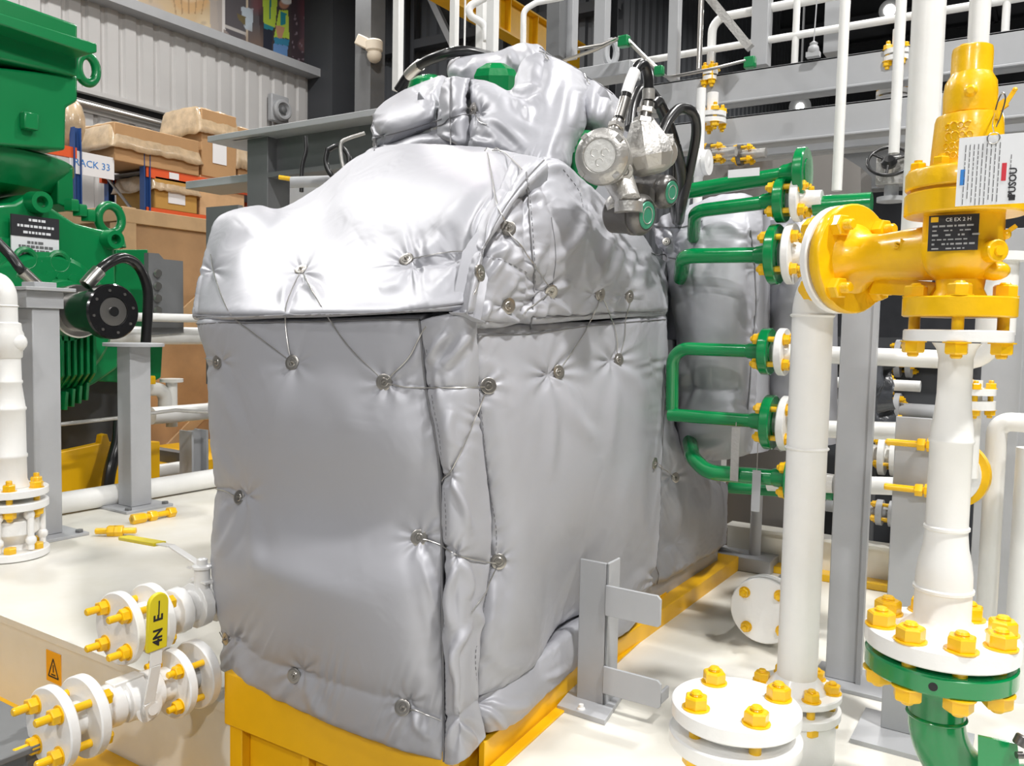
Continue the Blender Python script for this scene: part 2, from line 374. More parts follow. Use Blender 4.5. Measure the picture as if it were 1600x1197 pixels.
def surf(px, py, rad=7):
    """nearest visible point of the blankets under a pixel, and its normal"""
    global _sm
    if _sm is None or _sm[1] != len(ALLP): _sm = (np.concatenate(ALLP), len(ALLP))
    A = _sm[0]; r2 = (A[:, 0]-px)**2+(A[:, 1]-py)**2; m = r2 < rad*rad
    if not m.any(): i = int(np.argmin(r2)); return A[i, 3:6], A[i, 6:9]
    B = A[m]; B = B[B[:, 2] < B[:, 2].min()+.06]; wt = np.exp(-((B[:, 0]-px)**2+(B[:, 1]-py)**2)/(rad*rad*.25))[:, None]
    return (B[:, 3:6]*wt).sum(0)/wt.sum(), nrm((B[:, 6:9]*wt).sum(0))
def panel(parent, name, mb, label=None): o = mb.build(name, CLOTH, parent, ang=180); return tag(o, label)
def washer(parent, px, py, r=.0225, n=None):
    p, nn = surf(px, py, 9); nn = nrm(nn*.6+nrm(CAM-p)*.12) if n is None else n
    b = MB().lathe(p+nn*.005, nn, [(-.004, 0), (-.004, r), (.0022, r), (.003, r*.93), (.0022, r*.55), (.0035, r*.48), (.0035, r*.34), (.0015, r*.3), (.0015, r*.16), (.012, r*.14), (.012, 0)], 28)
    return b.build('lacing_washer', WASH, parent)
def wire(parent, pts, r=.0019, lift=.003, tight=True, name='lacing_wire', m=None, n=24):
    pts = [(*q, 0) for q in pts]; P = spline(pts, n) if len(pts) > 2 else np.linspace(pts[0], pts[-1], n)
    Q = [];
    for q in P: s, nn = surf(q[0], q[1], 6); Q.append(s+nn*(lift+r))
    Q = np.array(Q)
    for _ in range(2 if tight else 0): Q[1:-1] = (Q[:-2]+Q[2:]+Q[1:-1]*2)/4
    return MB().tube(Q, r, 6).build(name, m or WIRE, parent)
def stitch(parent, pts, name='stitching', gap=.55, lift=.0012, w=.0016, step=9, m=None):
    P = spline([(*q, 0) for q in pts], 60); d = np.concatenate([[0], np.cumsum(np.linalg.norm(np.diff(P, axis=0), axis=1))]); b = MB(); s = 0
    while s < d[-1]-step*gap:
        q = [np.array([np.interp(t, d, P[:, k]) for k in (0, 1)]) for t in (s, s+step*gap)]; (a, na), (c, nc) = surf(*q[0], 5), surf(*q[1], 5)
        if np.linalg.norm(a-c) > 1e-4: b.bar(a+na*lift, c+nc*lift, w, w, na)
        s += step
    return b.build(name, m or SEAM, parent) if b.n else None

main = thing('insulated_compressor', (-1.8, 2.4, 0.06), 'large boxy machine wrapped in laced silver insulation blankets on a yellow base', 'machine')
Yv = 'Y'; Xv = 'X'
front = patch([
 [(302,500,Yv,1.86),(322,499,Yv,1.77),(400,497,Yv,1.735),(500,495,Yv,1.725),(590,492,Yv,1.72),(660,490,Yv,1.735)],
 [(318,575,Yv,1.86),(336,590,Yv,1.77),(410,600,Yv,1.705),(500,605,Yv,1.69),(600,605,Yv,1.695),(664,600,Yv,1.73)],
 [(324,665,Yv,1.86),(342,690,Yv,1.76),(410,700,Yv,1.70),(510,705,Yv,1.68),(610,700,Yv,1.685),(682,700,Yv,1.73)],
 [(331,765,Yv,1.86),(350,785,Yv,1.78),(415,800,Yv,1.72),(510,810,Yv,1.71),(610,812,Yv,1.71),(688,810,Yv,1.74)],
 [(329,865,Yv,1.84),(348,885,Yv,1.75),(420,900,Yv,1.675),(515,925,Yv,1.65),(620,930,Yv,1.67),(690,920,Yv,1.73)],
 [(337,960,Yv,1.84),(357,985,Yv,1.76),(425,1005,Yv,1.69),(520,1030,Yv,1.675),(625,1045,Yv,1.68),(692,1040,Yv,1.74)],
 [(338,1050,Yv,1.84),(362,1066,Yv,1.76),(430,1100,Yv,1.73),(520,1140,Yv,1.715),(620,1176,Yv,1.715),(692,1194,Yv,1.74)]], (300, 260),
 pinches=[(458,567,26,.016,7),(601,597,30,.018,7,.3),(375,777,24,.022,7,2),(655,840,26,.022,8,.5),(461,1055,26,.02,8,1.8),(630,1105,28,.022,8,.2),(353,998,22,.022,7,1),(338,565,22,.02,6)],
 seams=[([(353,998),(400,1032),(461,1057),(545,1078),(630,1106),(692,1125)], .012, 16, .0035), ([(375,777),(352,766),(330,762)], .012, 7, .002), ([(655,840),(690,852)], .008, 6, .002), ([(601,597),(662,604)], .006, 6, .002)],
 folds=[([(375,790),(362,830),(338,870)],.009,9),([(385,790),(400,850),(405,900)],.006,12),([(345,790),(338,830),(330,850)],.007,7),([(655,855),(668,900),(684,960)],.011,8),([(645,855),(660,920),(672,990)],.006,9),
        ([(345,600),(360,640),(375,680)],.006,12),([(335,700),(350,730),(362,765)],.006,9),([(360,1010),(375,1045),(390,1075)],.008,9),([(470,1070),(485,1095),(505,1125)],.009,9),([(452,1070),(440,1085),(420,1095)],.006,8),
        ([(640,1120),(655,1140),(675,1155)],.008,8),([(622,1118),(612,1145),(605,1165)],.007,8),([(640,575),(655,548),(662,520)],.005,8),([(380,860),(450,900),(560,935)],.005,22),([(505,590),(540,640),(560,700)],.003,20),([(450,585),(435,640),(420,690)],.004,16)],
 soft=[(520,740,150,60,-.008),(500,900,170,50,.010),(450,640,80,60,.006)], edge=(.02,.035), nz=(.0028,8,3))
panel(main, 'front_blanket', front)
corner = patch([
 [(654,500,Yv,1.728),(672,494,Yv,1.722),(700,490,Yv,1.73),(725,487,Xv,-1.272),(745,487,Xv,-1.272)],
 [(664,600,Yv,1.735),(682,600,Yv,1.715),(710,603,Yv,1.735),(734,604,Xv,-1.265),(752,603,Xv,-1.27)],
 [(682,700,Yv,1.735),(698,700,Yv,1.715),(722,703,Yv,1.745),(742,702,Xv,-1.262),(759,700,Xv,-1.27)],
 [(688,800,Yv,1.74),(703,802,Yv,1.72),(730,806,Yv,1.75),(752,800,Xv,-1.262),(770,796,Xv,-1.27)],
 [(690,900,Yv,1.74),(704,902,Yv,1.72),(726,904,Yv,1.745),(750,898,Xv,-1.262),(768,890,Xv,-1.27)],
 [(691,1000,Yv,1.74),(703,1002,Yv,1.72),(722,1004,Yv,1.735),(738,1000,Xv,-1.262),(752,990,Xv,-1.27)],
 [(692,1100,Yv,1.74),(706,1103,Yv,1.72),(724,1106,Yv,1.735),(740,1100,Xv,-1.27),(752,1092,Xv,-1.275)],
 [(692,1196,Yv,1.745),(706,1198,Yv,1.73),(726,1190,Yv,1.745),(742,1176,Xv,-1.28),(762,1152,Xv,-1.28)]], (300, 90),
 pinches=[(714,868,18,.02,6,.6),(700,742,16,.016,6,0)],
 seams=[([(690,852),(714,868),(768,880)],.010,7,.0015),([(664,605),(757,606)],.008,6,.002),([(752,640),(728,700),(700,744),(690,760)],.010,7,.002),([(692,1120),(720,1126),(752,1092)],.010,8,.0015)],
 folds=[([(700,520),(680,545),(668,570)],.009,7),([(735,515),(715,550),(690,575)],.008,8),([(705,640),(700,670),(706,700)],.006,8),([(705,750),(725,790),(735,830)],.008,7),([(712,885),(700,930),(705,980)],.009,7),([(728,880),(735,910),(730,940)],.008,7),
        ([(735,975),(715,1010),(705,1060)],.009,7),([(708,1010),(714,1060),(712,1110)],.009,6),([(720,1130),(735,1150),(742,1165)],.009,6),([(705,1130),(702,1155),(700,1175)],.007,6),([(740,950),(760,985),(755,1040)],.009,9)],
 fk=1.7, edge=(.012,.015), nz=(.005,16,8), gather=.003, tuck=.04)
panel(main, 'corner_blanket', corner)
side = patch([
 [(742,502,Xv,-1.30),(800,502,Xv,-1.295),(870,500,Xv,-1.29),(940,500,Xv,-1.28),(1000,494,Xv,-1.29),(1044,490,Xv,-1.33)],
 [(752,600,Xv,-1.27),(810,600,Xv,-1.24),(880,595,Xv,-1.24),(945,585,Xv,-1.25),(1005,578,Xv,-1.27),(1046,570,Xv,-1.33)],
 [(759,700,Xv,-1.27),(815,700,Xv,-1.225),(885,690,Xv,-1.215),(950,675,Xv,-1.23),(1005,665,Xv,-1.265),(1042,655,Xv,-1.33)],
 [(770,796,Xv,-1.27),(822,800,Xv,-1.22),(890,785,Xv,-1.205),(950,765,Xv,-1.225),(1000,750,Xv,-1.265),(1036,738,Xv,-1.32)],
 [(768,890,Xv,-1.27),(820,895,Xv,-1.215),(885,870,Xv,-1.205),(945,845,Xv,-1.235),(1000,825,Xv,-1.275),(1034,808,Xv,-1.32)],
 [(752,990,Xv,-1.27),(805,985,Xv,-1.22),(870,950,Xv,-1.215),(935,915,Xv,-1.25),(990,888,Xv,-1.285),(1032,865,Xv,-1.32)],
 [(750,1092,Xv,-1.285),(800,1076,Xv,-1.265),(862,1036,Xv,-1.27),(925,985,Xv,-1.29),(980,945,Xv,-1.30),(1028,918,Xv,-1.33)]], (280, 280),
 pinches=[(762,603,28,.018,7),(871,582,34,.03,8,.4),(965,562,30,.028,7,1),(779,877,26,.018,7,2),(1036,905,22,.03,6)],
 seams=[([(762,603),(745,640)],.006,6,.002),([(1020,560),(1038,640),(1040,700)],.006,7,.003)],
 folds=[([(870,600),(868,660),(862,740)],.009,10),([(884,600),(900,650),(930,690)],.010,12),([(860,520),(866,550),(870,575)],.008,8),([(845,530),(860,560),(868,578)],.006,7),([(900,520),(885,550),(876,572)],.006,7),([(965,580),(962,640),(955,720)],.008,9),([(975,570),(1000,600),(1020,640)],.008,10),
        ([(948,525),(958,545),(963,556)],.006,6),([(760,560),(780,580),(790,640)],.007,10),([(765,620),(790,680),(800,740)],.005,14),([(1000,700),(980,780),(985,860)],.007,12),([(1012,690),(1004,770),(1010,850)],.008,9),([(775,900),(770,960),(760,1020)],.008,10),([(757,1000),(790,1040),(850,1035)],.006,14),([(1030,880),(1010,900),(985,935)],.006,8)],
 soft=[(820,560,60,30,-.006),(915,975,60,150,-.085)], edge=(.02,.04), nz=(.0035,9,4))
panel(main, 'side_blanket', side)
flap = patch([
 [(744,1060,Xv,-1.31),(790,1046,Xv,-1.30),(850,1015,Xv,-1.30),(905,975,Xv,-1.31),(950,945,Xv,-1.32),(1000,910,Xv,-1.34)],
 [(752,1120,Xv,-1.275),(795,1106,Xv,-1.245),(852,1070,Xv,-1.25),(905,1032,Xv,-1.27),(952,992,Xv,-1.29),(1003,952,Xv,-1.32)],
 [(762,1152,Xv,-1.29),(800,1138,Xv,-1.275),(856,1098,Xv,-1.28),(910,1058,Xv,-1.295),(958,1012,Xv,-1.31),(1006,965,Xv,-1.33)]], (60, 220),
 pinches=[(752,1095,18,.03,6)], folds=[([(760,1105),(775,1120),(790,1140)],.009,6),([(770,1098),(800,1105),(830,1100)],.009,7),([(860,1060),(880,1058),(900,1045)],.008,8)], soft=[(905,1040,60,60,-.03)], edge=(.03,.035), nz=(.006,14,6), gather=.004)
panel(main, 'hem_flap', flap)
rear = patch([
 [(1028,560,Xv,-1.40),(1050,640,Xv,-1.36),(1072,690,Xv,-1.36),(1095,728,Xv,-1.37),(1118,742,Xv,-1.38),(1142,752,Xv,-1.44)],
 [(1026,680,Xv,-1.38),(1056,720,Xv,-1.33),(1074,745,Xv,-1.33),(1096,765,Xv,-1.34),(1118,778,Xv,-1.36),(1141,785,Xv,-1.42)],
 [(1020,790,Xv,-1.37),(1052,800,Xv,-1.33),(1072,806,Xv,-1.32),(1096,812,Xv,-1.33),(1118,816,Xv,-1.35),(1139,818,Xv,-1.41)],
 [(1018,925,Xv,-1.38),(1050,912,Xv,-1.36),(1072,898,Xv,-1.36),(1096,884,Xv,-1.37),(1118,870,Xv,-1.39),(1138,855,Xv,-1.44)]], (150, 120),
 pinches=[(1052,745,20,.02,6),(1056,850,18,.02,6)], folds=[([(1052,760),(1060,820),(1050,890)],.010,8),([(1065,700),(1070,760),(1062,820)],.008,8),([(1040,850),(1048,880),(1044,915)],.01,6),([(1090,760),(1095,810),(1090,860)],.006,9)], edge=(.05,.07), nz=(.006,10,6), gather=.006)
panel(main, 'rear_blanket', rear)
hood = patch([
 [(368,326,Yv,2.44),(405,320,Yv,2.40),(440,324,Yv,2.42),(500,290,Yv,2.5),(560,242,Yv,2.6),(625,224,Yv,2.55),(760,228,Yv,2.45),(852,246,Yv,2.34)],
 [(334,342,Yv,2.30),(390,338,Yv,2.22),(440,345,Yv,2.22),(500,325,Yv,2.25),(560,295,Yv,2.26),(635,275,Yv,2.24),(735,280,Yv,2.14),(806,292,Yv,2.10)],
 [(318,390,Yv,2.14),(370,390,Yv,2.04),(430,395,Yv,2.03),(500,382,Yv,2.04),(560,362,Yv,2.04),(635,345,Yv,2.02),(710,340,Yv,1.97),(768,342,Yv,1.94)],
 [(307,435,Yv,2.02),(360,436,Yv,1.89),(425,436,Yv,1.87),(495,430,Yv,1.87),(560,424,Yv,1.86),(625,412,Yv,1.85),(690,402,Yv,1.84),(744,396,Yv,1.835)],
 [(301,462,Yv,1.96),(350,470,Yv,1.80),(415,469,Yv,1.765),(490,467,Yv,1.755),(555,465,Yv,1.75),(615,462,Yv,1.745),(680,455,Yv,1.74),(735,446,Yv,1.78)],
 [(297,486,Yv,1.90),(340,490,Yv,1.76),(405,489,Yv,1.705),(485,487,Yv,1.695),(550,486,Yv,1.69),(610,484,Yv,1.69),(672,479,Yv,1.70),(735,470,Yv,1.75)],
 [(297,500,Yv,1.90),(338,503,Yv,1.765),(403,502,Yv,1.715),(484,500,Yv,1.705),(549,498,Yv,1.70),(609,496,Yv,1.70),(672,492,Yv,1.71),(735,487,Yv,1.75)]], (300, 330),
 pinches=[(471,422,24,.014,7,.7),(636,407,28,.020,7,.2),(700,392,24,.014,5,0),(328,420,20,.016,6)],
 seams=[([(636,407),(690,397),(742,390)],.016,12,.003),([(471,424),(452,470),(447,500)],.007,6,.001),([(300,491),(400,491),(490,489),(550,488),(612,485),(672,480),(735,472)],.010,3.0,0),([(316,425),(308,465),(306,498)],.006,4,0)],
 folds=[([(636,425),(620,440),(590,452)],.006,10),([(471,440),(490,450),(500,470)],.006,8),([(455,435),(445,455),(442,480)],.006,8),([(690,365),(672,380),(650,395)],.012,12),([(735,300),(700,340),(672,372)],.010,14),([(760,330),(735,370),(720,400)],.010,9),([(775,300),(748,345),(735,375)],.012,8),([(715,400),(700,430),(668,462)],.008,10),([(375,350),(345,385),(325,420)],.008,14),([(320,400),(312,430),(306,460)],.006,7),([(770,250),(790,268),(800,290)],.008,8),([(640,360),(600,350),(560,372)],.004,20)],
 soft=[(690,375,50,28,-.016),(395,350,40,20,.01),(560,300,150,60,.006)], edge=(.02,.03), nz=(.003,7,9), gather=.002, tuck=.08)
panel(main, 'hood_blanket', hood)
gable = patch([
 [(852,238,Xv,-1.42),(886,246,Xv,-1.42),(922,282,Xv,-1.42),(960,322,Xv,-1.42),(998,354,Xv,-1.42),(1025,394,Xv,-1.43),(1048,448,Xv,-1.44)],
 [(810,290,Xv,-1.34),(855,292,Xv,-1.33),(896,318,Xv,-1.32),(936,350,Xv,-1.32),(976,383,Xv,-1.32),(1008,415,Xv,-1.33),(1046,462,Xv,-1.37)],
 [(775,340,Xv,-1.30),(826,340,Xv,-1.27),(874,356,Xv,-1.26),(920,380,Xv,-1.26),(965,405,Xv,-1.26),(1003,430,Xv,-1.28),(1047,470,Xv,-1.34)],
 [(752,398,Xv,-1.29),(802,398,Xv,-1.25),(856,408,Xv,-1.24),(912,420,Xv,-1.24),(958,432,Xv,-1.24),(1001,447,Xv,-1.26),(1047,477,Xv,-1.33)],
 [(740,450,Xv,-1.29),(792,450,Xv,-1.25),(852,456,Xv,-1.24),(908,460,Xv,-1.24),(955,463,Xv,-1.24),(1001,468,Xv,-1.26),(1047,483,Xv,-1.32)],
 [(736,490,Xv,-1.28),(788,496,Xv,-1.25),(848,492,Xv,-1.245),(905,488,Xv,-1.245),(955,486,Xv,-1.25),(1001,484,Xv,-1.265),(1046,488,Xv,-1.32)],
 [(738,519,Xv,-1.285),(788,521,Xv,-1.27),(848,514,Xv,-1.262),(905,508,Xv,-1.262),(955,504,Xv,-1.268),(1001,500,Xv,-1.28),(1045,496,Xv,-1.32)]], (280, 300),
 pinches=[(748,427,20,.016,0),(793,357,24,.024,5,1),(793,478,24,.020,5,.3),(860,455,26,.026,6,2),(936,460,22,.020,5,0),(982,463,18,.016,5,1),(826,268,18,.024,5,0),(846,312,18,.012,0),(829,515,14,.014,0)],
 seams=[([(748,392),(790,406),(830,430),(860,455)],.012,8,.0018),([(820,290),(826,360),(832,440),(829,515)],.012,6,.004),([(793,360),(826,400),(858,452)],.009,6,.001),([(846,270),(862,340),(862,450)],.005,4,.001),([(745,505),(790,508),(829,512)],.012,6,.002),([(838,498),(905,495),(960,491),(1040,489)],.010,3.5,.001),([(860,457),(830,480),(820,490)],.010,6,.001),([(738,450),(726,480)],.008,6,.002),([(905,282),(918,320),(910,360)],.005,5,.001)],
 folds=[([(918,330),(900,375),(868,412)],.014,9),([(930,345),(905,395),(878,425)],.008,8),([(960,360),(945,410),(938,445)],.012,9),([(975,375),(965,420),(950,450)],.012,8),([(990,385),(985,430),(982,450)],.012,8),([(1010,405),(1003,440),(1000,470)],.010,8),([(800,380),(780,410),(762,440)],.010,8),([(790,385),(768,400),(755,420)],.010,7),([(810,430),(800,450),(790,470)],.009,7),
        ([(850,380),(835,420),(838,450)],.008,8),([(862,470),(855,485),(850,505)],.010,6),([(872,470),(885,485),(895,500)],.008,6),([(845,475),(835,490),(830,505)],.008,5),([(930,475),(920,490),(910,500)],.007,6),([(945,475),(955,488),(965,498)],.007,6),([(800,495),(812,505),(825,512)],.008,5),([(770,470),(760,490),(750,510)],.010,7),([(840,262),(880,262),(912,300)],.012,8),
        ([(770,345),(760,370),(752,390)],.012,6),([(830,300),(845,300),(858,318)],.008,6),([(895,440),(880,450),(868,455)],.007,6),([(805,350),(815,380),(822,410)],.007,7)],
 soft=[(790,420,35,40,.010),(890,350,40,40,.012)], fk=1.3, edge=(.035,.045), nz=(.004,9,12), gather=.0025)
panel(main, 'gable_blanket', gable)
ridge = patch([   # folded overlap strip running up the corner between hood and gable
 [(800,240,Yv,2.28),(820,240,Yv,2.30),(845,246,Yv,2.30),(858,256,Yv,2.27)],
 [(775,290,Yv,2.05),(795,285,Yv,2.03),(815,285,Yv,2.04),(826,292,Yv,2.06)],
 [(745,345,Yv,1.92),(765,340,Yv,1.885),(780,340,Yv,1.885),(790,345,Yv,1.92)],
 [(732,390,Yv,1.84),(745,388,Yv,1.80),(756,388,Yv,1.80),(764,392,Yv,1.83)],
 [(722,450,Yv,1.77),(733,448,Yv,1.74),(742,447,Yv,1.745),(749,450,Yv,1.78)],
 [(714,492,Yv,1.745),(724,490,Yv,1.715),(734,488,Yv,1.72),(742,490,Yv,1.75)]], (180, 50),
 pinches=[(752,388,14,.016,5),(790,290,14,.014,5)], seams=[([(812,262),(784,300),(760,345),(742,395),(730,440),(724,488)],.010,4,.001)],
 folds=[([(835,255),(800,290),(785,310)],.010,5),([(790,300),(765,340),(755,370)],.010,5)], edge=(.016,.016), nz=(.003,14,2), gather=.002, tuck=.05)
panel(main, 'corner_strip', ridge)
lw = patch([      # short end wall of the hood seen past its left edge
 [(382,328,Yv,2.5),(368,332,Yv,2.34),(362,340,Yv,2.28)],
 [(334,390,Yv,2.45),(322,398,Yv,2.26),(332,396,Yv,2.14)],
 [(318,460,Yv,2.4),(309,470,Yv,2.12),(314,476,Yv,1.94)],
 [(318,500,Yv,2.4),(308,500,Yv,2.12),(314,498,Yv,1.90)]], (80, 40), edge=(.01,.02), nz=(.006,14,3), tuck=0.0)
panel(main, 'end_blanket', lw)
core = MB(); ys, ye = 1.80, 4.2
core.span((-2.20, ys, .06), (-1.40, ye, 1.22))
core.prism([(-2.25, 1.85, 1.2), (-2.25, 4.3, 1.2), (-2.2, 4.0, 1.45), (-2.2, 2.55, 1.72), (-2.2, 2.3, 1.62), (-2.25, 1.95, 1.40)], (.78, 0, 0))
core.build('blanket_core', CLOTH, main)
for q in [(458,567),(601,597),(375,777),(655,840),(461,1055),(630,1105),(353,998),(341,566),(762,603),(871,582),(965,562),(779,877),(1026,724),(1054,746),(471,422),(636,407),(748,427),(793,357),(793,478),(860,455),(936,460),(982,463)]:
    washer(main, *q)
W_ = [[(330,398),(336,430),(360,490),(400,522),(452,562)],[(474,428),(500,475),(545,540),(597,592)],[(468,430),(450,470),(447,500),(455,560)],[(605,594),(640,560),(655,530),(668,510)],[(605,598),(640,606),(690,606),(757,605)],
      [(758,615),(735,665),(705,735),(692,752)],[(657,842),(690,852),(714,868),(745,876),(776,880)],[(640,407),(690,397),(742,392)],[(936,466),(925,495),(905,530),(876,574)],[(940,466),(955,500),(962,530),(963,556)],[(984,469),(976,500),(974,530),(967,556)],
      [(634,1107),(660,1113),(690,1126)],[(372,776),(355,768),(336,764)],[(1028,725),(1052,744)],[(793,362),(820,395),(858,450)],[(795,350),(780,330),(762,240)],[(345,566),(320,560)],[(350,998),(340,988)],[(858,458),(830,480),(815,492)],[(748,433),(735,470),(722,492)],[(770,236),(785,238),(800,250),(815,265)],[(776,885),(760,920),(735,955)]]
for q in W_: wire(main, q)
for q in [[(745,525),(746,560),(752,640),(765,760),(776,840),(766,900),(755,960),(743,1020),(745,1090)],[(664,510),(672,600),(688,690),(697,800),(697,900),(695,1000),(696,1100),(695,1190)],[(829,515),(836,440),(832,360),(826,290),(822,270)],[(752,400),(790,409),(830,430)],[(308,430),(303,470),(308,500)],[(880,265),(905,300),(912,330)],[(735,470),(745,430),(757,390)]]:
    stitch(main, q)
for q, rr in (([(655,498),(664,600),(683,700),(689,800),(690,900),(691,1000),(692,1100),(692,1190)],.0028),([(303,506),(400,505),(500,503),(590,500),(655,500)],.003),([(303,494),(400,493),(500,491),(600,488),(672,481),(735,472)],.0022),([(862,340),(868,400),(862,450)],.0016),([(838,497),(905,494),(960,490),(1038,488)],.0018),([(745,523),(829,521),(905,511),(1000,502),(1040,499)],.0028),([(822,270),(828,360),(834,440),(829,512)],.0026),([(735,487),(742,447),(756,390),(780,340),(812,290),(852,248)],.0024),([(1040,570),(1040,700),(1030,850),(1028,915)],.002)):
    wire(main, q, r=rr, lift=-.001, name='piping', m=SEAM, n=60)

# ---------------------------------------------------------------- upper jacket (hump)
hump = thing('insulation_jacket', (-1.7, 3.1, 1.9), 'silver padded jacket humped over green casting, on top of the wrapped machine', 'insulation jacket')
p = patch([
 [(578,176,Yv,3.2),(604,152,Yv,3.22),(640,134,Yv,3.25),(670,122,Yv,3.25),(697,112,Yv,3.25)],
 [(572,192,Yv,2.95),(598,178,Yv,2.88),(636,162,Yv,2.86),(668,150,Yv,2.86),(692,146,Yv,2.88)],
 [(573,215,Yv,2.85),(598,205,Yv,2.77),(636,195,Yv,2.75),(668,182,Yv,2.76),(690,176,Yv,2.82)],
 [(578,236,Yv,2.95),(600,236,Yv,2.86),(636,226,Yv,2.84),(668,212,Yv,2.85),(690,204,Yv,2.9)]], (110, 130),
 pinches=[(588,215,12,.03,5),(685,150,14,.02,6)], seams=[([(577,176),(580,200),(590,222)],.016,5,.003)], folds=[([(650,140),(620,165),(600,200)],.008,14),([(684,135),(676,150),(686,165)],.010,6),([(690,130),(670,150),(655,160)],.008,7)], edge=(.05,.06), nz=(.005,9,3))
panel(hump, 'roll_blanket', p)
p = patch([
 [(588,214,Yv,2.9),(620,216,Yv,2.86),(655,206,Yv,2.84),(700,192,Yv,2.84)],
 [(570,232,Yv,2.84),(610,232,Yv,2.74),(655,218,Yv,2.72),(702,208,Yv,2.72)],
 [(552,262,Yv,2.84),(600,260,Yv,2.72),(655,240,Yv,2.70),(704,236,Yv,2.70)]], (60, 100), pinches=[(588,222,14,.03,6)], folds=[([(590,228),(605,240),(600,250)],.01,7),([(625,222),(660,215),(690,220)],.008,7)], edge=(.04,.05), nz=(.006,12,5))
panel(hump, 'skirt_blanket', p)
p = patch([
 [(694,118,Yv,2.84),(708,116,Yv,2.8),(728,118,Yv,2.8),(738,120,Yv,2.86)],
 [(686,150,Yv,2.80),(703,150,Yv,2.70),(722,150,Yv,2.70),(732,152,Yv,2.76)],
 [(682,185,Yv,2.76),(700,184,Yv,2.66),(720,180,Yv,2.66),(734,178,Yv,2.74)],
 [(680,216,Yv,2.74),(700,222,Yv,2.64),(720,226,Yv,2.64),(742,226,Yv,2.70)]], (90, 50), seams=[([(702,118),(703,150),(704,222)],.010,3.5,.002)], folds=[([(690,195),(710,182),(735,172)],-.010,5),([(688,210),(700,214),(715,224)],.01,5)], edge=(.03,.025), nz=(.004,16,5), tuck=.1)
panel(hump, 'strap_blanket', p)
p = patch([
 [(724,120,Yv,2.86),(742,118,Yv,2.87),(766,124,Yv,2.90),(798,138,Yv,2.92),(806,106,Yv,2.98),(818,84,Yv,3.0),(846,76,Yv,3.02),(880,90,Yv,3.05),(918,112,Yv,3.15)],
 [(724,146,Yv,2.76),(748,140,Yv,2.74),(775,146,Yv,2.74),(800,158,Yv,2.76),(826,146,Yv,2.80),(848,126,Yv,2.84),(875,120,Yv,2.88),(902,132,Yv,2.92),(930,158,Yv,3.02)],
 [(724,176,Yv,2.70),(750,175,Yv,2.66),(780,180,Yv,2.63),(808,186,Yv,2.62),(838,184,Yv,2.64),(862,175,Yv,2.68),(886,172,Yv,2.74),(906,178,Yv,2.82),(922,196,Yv,2.95)],
 [(722,204,Yv,2.66),(750,206,Yv,2.60),(782,212,Yv,2.57),(812,218,Yv,2.55),(840,222,Yv,2.55),(862,222,Yv,2.58),(880,220,Yv,2.64),(892,224,Yv,2.74),(900,236,Yv,2.9)],
 [(720,232,Yv,2.62),(750,238,Yv,2.56),(784,246,Yv,2.53),(814,254,Yv,2.50),(842,262,Yv,2.50),(862,266,Yv,2.54),(878,268,Yv,2.6),(888,272,Yv,2.7),(892,280,Yv,2.86)]], (200, 260),
 pinches=[(741,171,18,.03,7,.5),(728,215,14,.02,5)], seams=[([(726,120),(727,150),(730,172)],.008,3,.003),([(852,78),(846,120),(838,135)],.006,8,.001)],
 folds=[([(745,180),(790,200),(825,232)],.010,8),([(748,178),(800,190),(850,205)],.006,8),([(750,185),(775,215),(800,240)],.007,8),([(846,128),(825,140),(800,144)],.010,6),([(848,150),(825,160),(806,162)],.011,6),([(842,158),(828,172),(824,190)],.009,6),([(842,100),(832,115),(826,130)],.009,8),([(862,100),(858,130),(845,160)],.010,10),([(885,130),(880,170),(870,205)],.010,10),([(905,140),(900,170),(893,200)],.010,8),([(780,150),(810,165),(835,180)],.012,7),([(870,200),(860,230),(858,255)],.008,8),([(728,212),(745,222),(775,225)],.010,6)],
 edge=(.05,.05), nz=(.006,8,7), gather=.006)
panel(hump, 'cowl_blanket', p)
p = patch([
 [(900,104,Yv,3.25),(920,116,Yv,3.25),(945,134,Yv,3.28),(975,160,Yv,3.4)],
 [(898,140,Yv,3.0),(920,150,Yv,2.95),(948,160,Yv,3.0),(972,180,Yv,3.2)],
 [(902,186,Yv,2.95),(924,192,Yv,2.92),(948,198,Yv,3.0),(966,205,Yv,3.2)],
 [(915,210,Yv,3.1),(930,214,Yv,3.1),(948,216,Yv,3.2),(962,222,Yv,3.3)]], (90, 90), pinches=[(916,120,10,.02,5)], folds=[([(930,130),(925,160),(922,190)],.012,8),([(950,150),(944,175),(938,200)],.010,7)], edge=(.05,.05), nz=(.006,9,2))
panel(hump, 'shoulder_blanket', p)
p = patch([
 [(694,92,Yv,3.6),(730,82,Yv,3.6),(770,78,Yv,3.6),(812,68,Yv,3.55),(850,66,Yv,3.5)],
 [(692,112,Yv,3.4),(728,100,Yv,3.35),(768,94,Yv,3.35),(810,84,Yv,3.3),(850,84,Yv,3.3)],
 [(700,140,Yv,3.4),(728,135,Yv,3.3),(770,130,Yv,3.3),(812,120,Yv,3.25),(850,110,Yv,3.25)]], (60, 120), folds=[([(705,118),(712,104),(722,92)],.012,7),([(720,115),(735,105),(745,100)],.012,6),([(795,80),(800,92),(806,105)],.012,6),([(815,72),(828,80),(835,92)],.01,6)], edge=(.06,.06), nz=(.008,8,4))
panel(hump, 'back_blanket', p)
hc = MB(); hc.span((-2.35, 3.02, 1.55), (-1.75, 3.5, 2.05)); hc.span((-1.9, 2.98, 1.5), (-1.56, 3.3, 2.1)); hc.build('blanket_core', CLOTH, hump)
washer(hump, 741, 171, .026)
wire(hump, [(728,168),(738,172)]); wire(hump, [(741,176),(750,190),(762,196)])
